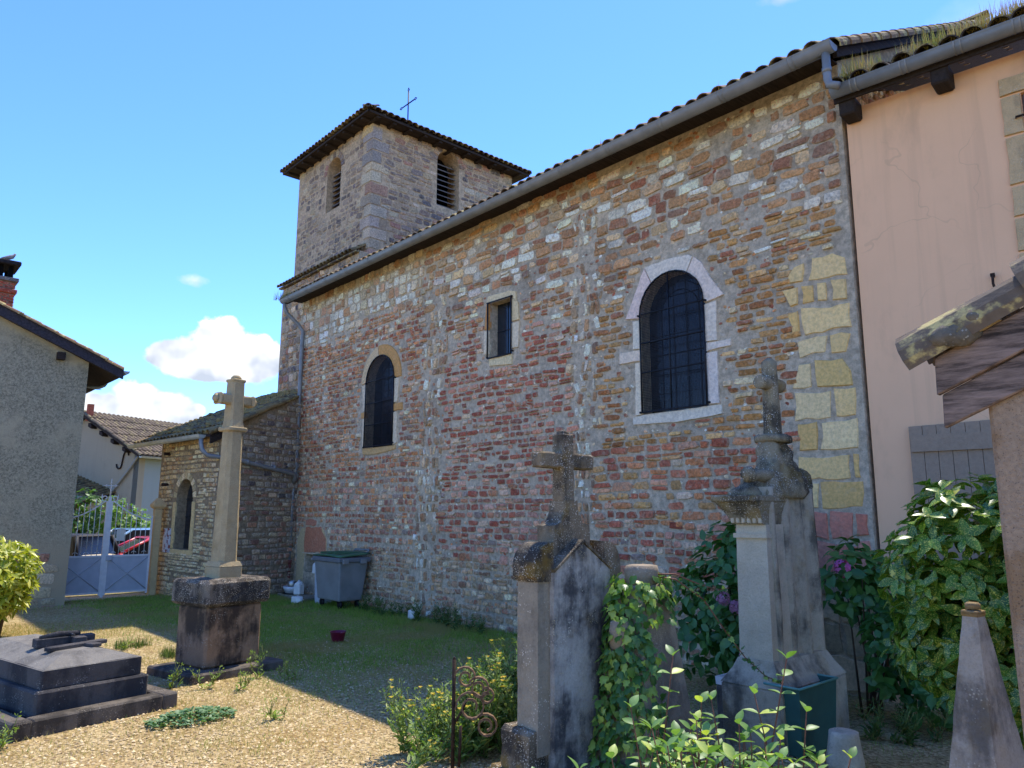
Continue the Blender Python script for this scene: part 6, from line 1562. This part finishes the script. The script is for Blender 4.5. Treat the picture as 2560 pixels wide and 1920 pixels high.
def lmat(P, d, nrm, s):
    y = Vector(d).normalized(); z = Vector(nrm); z = (z-y*z.dot(y))
    z = z.normalized() if z.length > 1e-4 else y.orthogonal().normalized(); x = y.cross(z)
    return Matrix(((x.x*s,y.x*s,z.x*s,P[0]),(x.y*s,y.y*s,z.y*s,P[1]),(x.z*s,y.z*s,z.z*s,P[2]),(0,0,0,1)))
def foliage(t, geo, m, mats, top=300, part='leaf', rest='leaves'):
    """mats in world space; the leaves that show largest are parts, the others one mesh"""
    off = Vector(ROOT[t.name]); sc = []
    for mt in mats:
        p = mt.translation-CAM; nz = mt.col[2].to_3d().normalized(); out = (mt.translation-off-Vector((0,0,.8)))
        sc.append(mt.median_scale**2/p.length_squared*(.3+abs(nz.dot(p.normalized())))*(1 if out.dot(-p) > -.1 else .25))
    order = sorted(range(len(mats)), key=lambda i: -sc[i])
    me = geo.mesh(part); me.materials.append(m)
    T = Matrix.Translation(-off)
    for i in order[:top]:
        o = bpy.data.objects.new(part, me); COL.objects.link(o); o.parent = t; o.matrix_local = T @ mats[i]
    if order[top:]:
        V = np.array(geo.v); n = len(V); out = []; F = []
        for c, i in enumerate(order[top:]):
            A = np.array(T @ mats[i]); out.append(V @ A[:3,:3].T + A[:3,3])
            F += [tuple(q+c*n for q in f) for f in geo.f]
        b = MB(); b.v = [tuple(p) for p in np.concatenate(out)]; b.f = F; b.c = [None]*len(F); b.sm = [True]*len(F)
        stuff(b.build(rest, m, t))
def rdir():
    z = U(-1,1); a = U(0,6.283); r = math.sqrt(1-z*z); return Vector((r*math.cos(a), r*math.sin(a), z))
LEAF = leaf_mesh(); BROAD = leaf_mesh(1,.62,.1,.18,3); NARROW = leaf_mesh(1,.3,.15,.1,3); OVAL = leaf_mesh(1,.7,.06,.12,3)
def bush(t, blobs, n, geo, m, size, droop=.2, top=300, whorl=5, shell=.55, wild=.45):
    mats = []; tot = sum(b[3]*b[4]+b[4]*b[5]+b[3]*b[5] for b in blobs)
    for (x,y,z,rx,ry,rz) in blobs:
        k = int(n*(rx*ry+ry*rz+rx*rz)/tot/whorl)
        for _ in range(k):
            d = rdir(); r = shell+(1-shell)*math.sqrt(rng.random())
            r *= 1+.16*n3(d.x*2+x, d.y*2+y, d.z*2+z)
            P = Vector((x+d.x*rx*r, y+d.y*ry*r, z+d.z*rz*r))
            ax_ = (d+Vector((0,0,.55))+rdir()*.3).normalized(); s0 = ax_.orthogonal().normalized(); a0 = U(0,6.28)
            for w in range(whorl):
                a = a0+2*math.pi*w/whorl; side = Matrix.Rotation(a, 3, ax_) @ s0
                dd = (side+ax_*U(.0,.9)-Vector((0,0,droop))+rdir()*wild*.5).normalized()
                mats.append(lmat(P+rdir()*.02, dd, ax_+rdir()*wild*.6, U(*size)))
    foliage(t, geo, m, mats, top)
def stems(t, paths, r, m, name='stem'):
    b = MB()
    for p in paths: b.tube(p, [r*(1-.6*i/(len(p)-1)) for i in range(len(p))], 5)
    o = b.build(name, m, t, world=True)
    return stuff(o) if len(paths) > 1 else o
M['bark'] = m_wood('bark', (96,78,60), .5, (6,6,1)); M['green_stem'] = m_plain('green_stem', (110,124,66), .7, .2, .2, 20, 0, 0); M['red_stem'] = m_plain('reddish_stem', (124,84,66), .7, .2, .2, 20, 0, 0)

# spotted laurel at the right
au = thing('spotted_laurel', 'large yellow-spotted laurel bush in front of the peach house', 'shrub', (-1.75, 5.95, 0))
stems(au, [[(-1.75,5.95,-.05),(-1.75+U(-.1,.1),5.95+U(-.1,.1),.5),(-1.75+U(-.4,.4),5.95+U(-.4,.4),1.5)] for _ in range(9)], .03, M['bark'])
M['aucuba'] = m_leaf('spotted_leaf', (64,112,38), (112,158,54), None, .3, .28, (214,212,104))
bush(au, [(-1.82,5.95,1.5,.6,.55,.72), (-1.3,6.1,1.62,.55,.55,.75), (-2.0,5.85,1.08,.36,.4,.36), (-1.6,5.8,.9,.45,.45,.45)], 5600, leaf_mesh(1,.5,.14,.2,4), M['aucuba'], (.09,.15), .25, 300, 5, .5)
# yellow-green bush at the left
lb = thing('golden_bush', 'rounded yellow-green laurel bush at the left edge', 'shrub', (-14.7, 2.0, 0))
stems(lb, [[(-14.6+U(-.05,.05),2.12,-.03),(-14.6+U(-.15,.1),2.1+U(-.15,.1),.35),(-14.7+U(-.3,.3),2.0+U(-.3,.3),.9)] for _ in range(6)], .035, M['bark'])
M['golden'] = m_leaf('golden_leaf', (134,154,40), (200,204,72), (222,222,104), .35, .35)
bush(lb, [(-14.7,1.9,.95,.7,.72,.58), (-14.75,1.6,.85,.7,.7,.5), (-14.65,2.0,.6,.5,.5,.32)], 4200, NARROW, M['golden'], (.13,.2), .1, 300, 5, .5)
# shrubs beyond the gate
M['hedge'] = m_leaf('hedge_leaf', (92,134,52), (140,178,84), None, .35, .5)
h1 = thing('garden_shrub', 'light green leafy shrub behind the parked cars, right of the gate post', 'shrub', (-28.6, 7.3, -.3))
stems(h1, [[(-28.6,7.3,-.3),(-28.6+U(-.3,.3),7.3+U(-.4,.4),1.0),(-28.6+U(-.5,.5),7.3+U(-.8,.8),1.9)] for _ in range(6)], .04, M['bark'])
bush(h1, [(-28.6,7.25,1.5,.8,.8,.95), (-28.6,7.9,1.2,.7,.8,.8)], 1500, OVAL, M['hedge'], (.1,.17), .1, 0, 4)
h2 = thing('garden_shrub', 'taller green shrub behind the cream car, left of the gate post', 'shrub', (-28.4, 5.9, -.3))
stems(h2, [[(-28.4,5.9,-.3),(-28.4+U(-.3,.3),5.9+U(-.3,.3),1.2),(-28.4+U(-.4,.4),5.9+U(-.5,.5),2.3)] for _ in range(6)], .04, M['bark'])
bush(h2, [(-28.4,5.7,1.4,.7,.75,.9), (-28.4,6.25,1.9,.5,.5,.85)], 1300, OVAL, m_leaf('shrub_leaf', (66,106,44), (112,152,70), None, .3, .5), (.1,.17), .1, 0, 4)
# ivy
ip = thing('ivy', 'ivy climbing over the broken tombstone with a long trailing shoot', 'ivy', (-3.69, 4.65, 0))
M['ivy'] = m_leaf('ivy_leaf', (62,106,44), (112,152,72), (168,196,92), .3, .38)
mats = []
for _ in range(1500):
    z = U(.05,1.48)**1.0; t_ = z/1.4; a = U(math.pi*.75, math.pi*2.05); hx, hy = .32-.18*t_, .38-.2*t_
    if z > 1.15: a = U(0, 6.28)
    # ivy hides the -Y and part of the +X face, falls away towards the right
    d = Vector((math.cos(a), math.sin(a), 0)); lim = .62+.4*n3(z*3, a*2)
    if d.x > .55 and d.y > -.35 and z < 1.2: continue
    P = Vector((-3.71+d.x*(hx+U(-.02,.1)), 4.63+d.y*(hy+U(-.02,.12)), z+U(-.03,.03)))
    dd = (Vector((0,0,-1))+d*.35+rdir()*.7).normalized(); mats.append(lmat(P, dd, d+Vector((0,0,.5))+rdir()*.5, U(.05,.095)))
IVS = lambda v: Vector((v[0]*.93, v[1]*.93, 1.95-(1.95-v[2])*.93))
trail = [Vector((-3.95,5.05,1.45)), Vector((-3.8,5.2,1.42)), Vector((-3.66,5.38,1.26)), Vector((-3.55,5.52,1.0)), Vector((-3.46,5.64,.8)), Vector((-3.36,5.76,.66)), Vector((-3.26,5.86,.6))]
tr2 = [Vector((-3.95,5.05,1.46)), Vector((-3.82,5.22,1.46)), Vector((-3.7,5.38,1.38)), Vector((-3.6,5.5,1.33)), Vector((-3.53,5.56,1.35))]
trail = [IVS(p) for p in trail]; tr2 = [IVS(p) for p in tr2]
stems(ip, [trail, tr2], .007, M['red_stem'], 'trailing_shoot')
for tr_, n in ((trail, 70), (tr2, 16)):
    for i in range(n):
        f = i/n*(len(tr_)-1.001); k = int(f); P = tr_[k].lerp(tr_[k+1], f-k); mats.append(lmat(P+rdir()*.015, (rdir()+Vector((0,0,-.2))).normalized(), Vector((0,-.4,1))+rdir()*.6, U(.03,.06)))
foliage(ip, ivy_mesh(), M['ivy'], mats, 300)
# hydrangeas
M['hyd'] = m_leaf('hydrangea_leaf', (58,108,50), (98,148,76), None, .25, .42)
def flower_head(t, P, r, c):
    b = MB()
    for _ in range(46):
        d = rdir(); q = Vector(P)+d*r*U(.75,1.05); s_ = r*.3; x = d.orthogonal().normalized(); y = d.cross(x)
        for k in range(4):
            a = k*math.pi/2+U(0,1); e = x*math.cos(a)+y*math.sin(a); f_ = x*math.cos(a+1)+y*math.sin(a+1)
            b.add([q, q+e*s_, q+(e+f_)*s_*.8, q+f_*s_], [(0,1,2,3)])
    nm = 'petal_%d_%d_%d' % c
    if nm not in bpy.data.materials: m_leaf(nm, c, tuple(min(255, x*1.12) for x in c), None, .3, .6)
    b.build('flower_head', bpy.data.materials[nm], t, world=True)
def hydrangea(label, loc, blobs, n, heads):
    t = thing('hydrangea', label, 'shrub', loc)
    stems(t, [[(loc[0]+U(-.1,.1),loc[1]+U(-.1,.1),-.05),(b[0]+U(-.2,.2),b[1]+U(-.2,.2),b[2])] for b in blobs for _ in range(4)], .014, M['bark'])
    bush(t, blobs, n, BROAD, M['hyd'], (.1,.17), .35, 220, 3)
    for P, r, c in heads: flower_head(t, P, r, c)
PK, VI, LIL = (206,110,180), (150,132,196), (176,130,170)
hydrangea('dark green hydrangea between the ivy stone and the tall monument', (-4.75, 7.7, 0), [(-4.75,7.7,1.15,.55,.5,.85), (-5.1,7.6,.8,.5,.5,.65), (-4.35,7.3,.7,.5,.5,.6), (-4.6,7.9,1.6,.4,.35,.5)], 1500,
          [((-4.3,6.9,1.02),.075,LIL), ((-4.42,6.85,1.1),.07,LIL), ((-4.12,6.85,.88),.08,VI), ((-4.08,6.7,.58),.085,PK), ((-4.22,6.72,.35),.075,(188,84,150)), ((-4.28,6.7,.25),.06,(188,84,150))])
hydrangea('hydrangea with one pink flower head right of the tall monument', (-3.5, 8.0, 0), [(-3.55,7.9,1.3,.36,.4,.4), (-3.25,8.1,1.1,.35,.3,.4)], 420, [((-3.5,7.55,1.42),.09,PK), ((-3.05,7.95,1.28),.06,(190,200,140))])
hydrangea('low leafy hydrangea against the house foot beside the planter', (-3.05, 7.75, 0), [(-3.05,7.75,.65,.4,.4,.42), (-2.8,7.8,.35,.35,.35,.3)], 420, [])
# dogwood shoots in the foreground
dw = thing('dogwood', 'sunlit dogwood shoots with paired veined leaves in the foreground', 'shrub', (-2.7, 3.95, 0))
k = M['dog'] = m_leaf('dogwood_leaf', (98,142,74), (146,184,108), (196,216,110), .3, .45)
mats = []; paths = []
heads = [(-3.42,4.62,.94), (-2.72,4.95,.98), (-3.05,4.35,.62), (-2.86,4.55,.6), (-3.3,4.2,.55), (-2.6,4.6,.55), (-3.6,4.35,.6), (-2.45,4.75,.36), (-2.95,4.9,.72), (-3.2,4.75,.66), (-2.75,4.3,.46), (-3.48,4.0,.36), (-3.1,4.1,.5), (-2.9,4.75,.5), (-2.6,4.95,.66), (-2.3,4.9,.45), (-3.35,4.85,.6), (-3.0,4.15,.32), (-2.7,4.5,.36), (-3.25,4.45,.42), (-3.48,3.32,.36), (-3.62,3.45,.3), (-3.4,3.6,.26), (-3.5,3.7,.34)]
heads += [(-3.05+U(-.5,.55), 4.5+U(-.45,.45), U(.2,.5)) for _ in range(64)]
for hx, hy, hz in heads:
    hx, hy, hz = hx*.87, hy*.87, 1.95-(1.95-hz)*.87
    base = Vector((hx+U(-.25,.1), hy+U(-.1,.2), 0.0)); tip = Vector((hx,hy,hz)); mid = base.lerp(tip, .5)+Vector((U(-.04,.04),U(-.04,.04),.04)); p = [base, mid, tip]; paths.append(p)
    nn = max(3, int(hz/.11)); a0 = U(0,3)
    for i in range(nn):
        t_ = (i+1)/nn; P = base.lerp(mid, t_*2) if t_ < .5 else mid.lerp(tip, t_*2-1)
        for w in (0,1):
            a = a0+i*1.57+w*math.pi; s_ = (.15-.06*t_)*U(.8,1.2); dd = Vector((math.cos(a), math.sin(a), .35+.7*(t_ > .9)-.3*(t_ < .6)))
            mats.append(lmat(P, dd, Vector((0,0,1))+rdir()*.35, s_))
stems(dw, paths, .008, M['red_stem'])
foliage(dw, leaf_mesh(1,.56,.14,.2,4), M['dog'], mats, 300)
# flowering weeds left of the stele
M['weed'] = m_leaf('weed_leaf', (104,140,64), (156,182,104), (190,204,130), .35, .6)
yel = m_leaf('yellow_petal', (236,196,20), (246,214,50), None, .3, .6); puff = m_plain('seed_head', (226,224,214), .9, .1, .05)
def weed(loc, h, label, group, flowers=3, n=60, spread=.14, leaf=(.04,.08), kind='sow_thistle', lm=None):
    t = thing(kind, label, 'weed', loc, 0, group)
    paths = []; mats = []; tips = []
    for s in range(3):
        a = U(0,6.28); tip = Vector(loc)+Vector((math.cos(a)*spread*U(.4,1.2), math.sin(a)*spread*U(.4,1.2), h*U(.75,1))); base = Vector(loc)+Vector((U(-.03,.03),U(-.03,.03),-.02)); mid = base.lerp(tip,.5)+rdir()*.03
        paths.append([base, mid, tip]); tips.append(tip)
        for j in range(3):
            q = mid.lerp(tip, U(.1,.8)); e = q+Vector((U(-.09,.09),U(-.09,.09),U(.05,.16))); paths.append([q,(q+e)/2+rdir()*.01,e]); tips.append(e)
        for i in range(n//3):
            f = U(.02,1); P = base.lerp(mid,f*2) if f < .5 else mid.lerp(tip,f*2-1); a = U(0,6.28)
            mats.append(lmat(P+rdir()*.03, (Vector((math.cos(a),math.sin(a),U(.2,1.2)))).normalized(), Vector((0,0,1))+rdir()*.6, U(*leaf)*(1.3-.6*f)))
    for tp in tips:
        for _ in range(5): mats.append(lmat(tp+rdir()*.02, (rdir()+Vector((0,0,.8))).normalized(), rdir(), U(.02,.035)))
    stems(t, paths, .005, M['green_stem']); foliage(t, NARROW, lm or M['weed'], mats, 0)
    fb = MB(); pb = MB()
    for i, tp in enumerate(rng.sample(tips, min(flowers, len(tips)))):
        if i % 6 == 5: pb.lathe([(.004,-.02),(.018,-.008),(.02,.004),(.012,.018),(.002,.02)], tuple(tp+Vector((0,0,.02))), 8)
        else:
            for k in range(9):
                a = k*.698; fb.add([tp+Vector((0,0,.012)), tp+Vector((.02*math.cos(a),.02*math.sin(a),.022)), tp+Vector((.02*math.cos(a+.5),.02*math.sin(a+.5),.022))], [(0,1,2)])
    if fb.f: stuff(fb.build('flowers', yel, t, world=True))
    if pb.f: stuff(pb.build('seed_heads', puff, t, world=True))
    return t
def clear(x, y): return not (-1.45 < x/y < -1.1 and math.hypot(x, y) < 6.35)      # the scrollwork stands clear of the weeds
G1 = 'flowering weeds left of the stele'; L1 = 'tall sow thistle behind the iron scrollwork against the grey stele'; G1b = 'weeds in front of the scrollwork'; L1b = 'low yellow-flowered weed in front of the iron scrollwork'
for _ in range(36):
    x, y = -4.95+U(-.5,.32), 4.65+U(-.45,.5)
    if clear(x, y): weed((x, y, 0), U(.55,1.05)*(1.15 if y > 4.4 else .85)*(1 if x > -5.2 else .75), L1, G1, 4, 110, .18, (.05,.1))
for _ in range(26):
    x, y = -4.75+U(-.35,.3), 3.75+U(-.4,.35)
    if clear(x, y): weed((x, y, 0), U(.2,.42), L1b, G1b, 3, 80, .18, (.05,.1))
for _ in range(22):
    x, y = -5.3+U(-.35,.3), 4.1+U(-.4,.35)
    if clear(x, y): weed((x, y, 0), U(.3,.62), 'straggling yellow-flowered weed at the left end of the clump by the scrollwork', 'weeds at the left end of the clump', 3, 90, .18, (.05,.1))
G2 = 'weeds behind the stele'; L2 = 'leggy weed growing between the grey stele and the ivy stone'
for _ in range(9): weed((-3.75+U(-.3,.25), 4.75+U(-.25,.3), 0), U(.35,.75), L2, G2, 3, 70, .12, (.05,.09))
G3 = 'small weeds in the gravel'; L3 = 'small green weed growing in the sunlit gravel'
M['weed2'] = m_leaf('gravel_weed_leaf', (120,156,66), (168,190,96), None, .3, .6)
for x, y, h in ((-9.2,3.05,.35),(-8.9,3.35,.28),(-8.6,3.6,.2),(-9.05,4.0,.55),(-8.75,4.25,.22),(-12.2,3.3,.14),(-7.9,1.25,.26),(-8.2,1.15,.2),(-7.2,3.4,.12)):
    weed((x,y,0), h*.48, L3, G3, 0, 34, .12, (.04,.08), 'gravel_weed', M['weed2'])
G4 = 'weeds along the church wall'; L4 = 'green weed tuft at the foot of the church wall'
for i in range(22): weed((U(-14.2,-9.6), U(8.05,8.42), 0), U(.12,.32), L4, G4, 0, 46, .1, (.05,.1), 'wall_weed', m_leaf('wall_weed_leaf', (74,104,52), (108,138,76), None, .3, .6) if i == 0 else bpy.data.materials['wall_weed_leaf'])
for i in range(10): weed((U(-3.2,-2.2), U(6.9,8.3), 0), U(.1,.28), 'small weed in the shaded gravel right of the planter', 'weeds in the shaded corner', 0, 36, .1, (.05,.09), 'corner_weed', bpy.data.materials['wall_weed_leaf'])
# bluish mat of clover at the foot of the low tomb
cl = thing('clover_mat', 'low bluish-green clover patch beside the corner of the low tomb', 'ground cover', (-7.75, 2.75, 0))
M['clover'] = m_leaf('clover_leaf', (74,118,66), (128,166,110), None, .25, .55)
mats = []
for _ in range(900):
    a, r = U(0,6.28), math.sqrt(rng.random()); P = Vector((-7.72+math.cos(a)*r*.26+.0, 2.78+math.sin(a)*r*.42, U(.0,.09)*(1.1-r))); mats.append(lmat(P, Vector((math.cos(a*7),math.sin(a*7),U(-.1,.6))), Vector((0,0,1))+rdir()*.5, U(.03,.055)))
foliage(cl, OVAL, M['clover'], mats, 0)
for i, (x, y) in enumerate(((-11.2,3.7),(-12.3,3.5))):
    t = thing('grass_tuft', 'dark green grass tuft between the tomb and the cross' if i == 0 else 'thin grass tuft on the gravel near the golden bush', 'grass tuft', (x, y, 0))
    tufts(t, [(x+U(-.15,.15), y+U(-.2,.2), 0) for _ in range(9)], 'blades', (84,112,48), (130,150,76), h=(.05,.16), n=30, spread=.06)
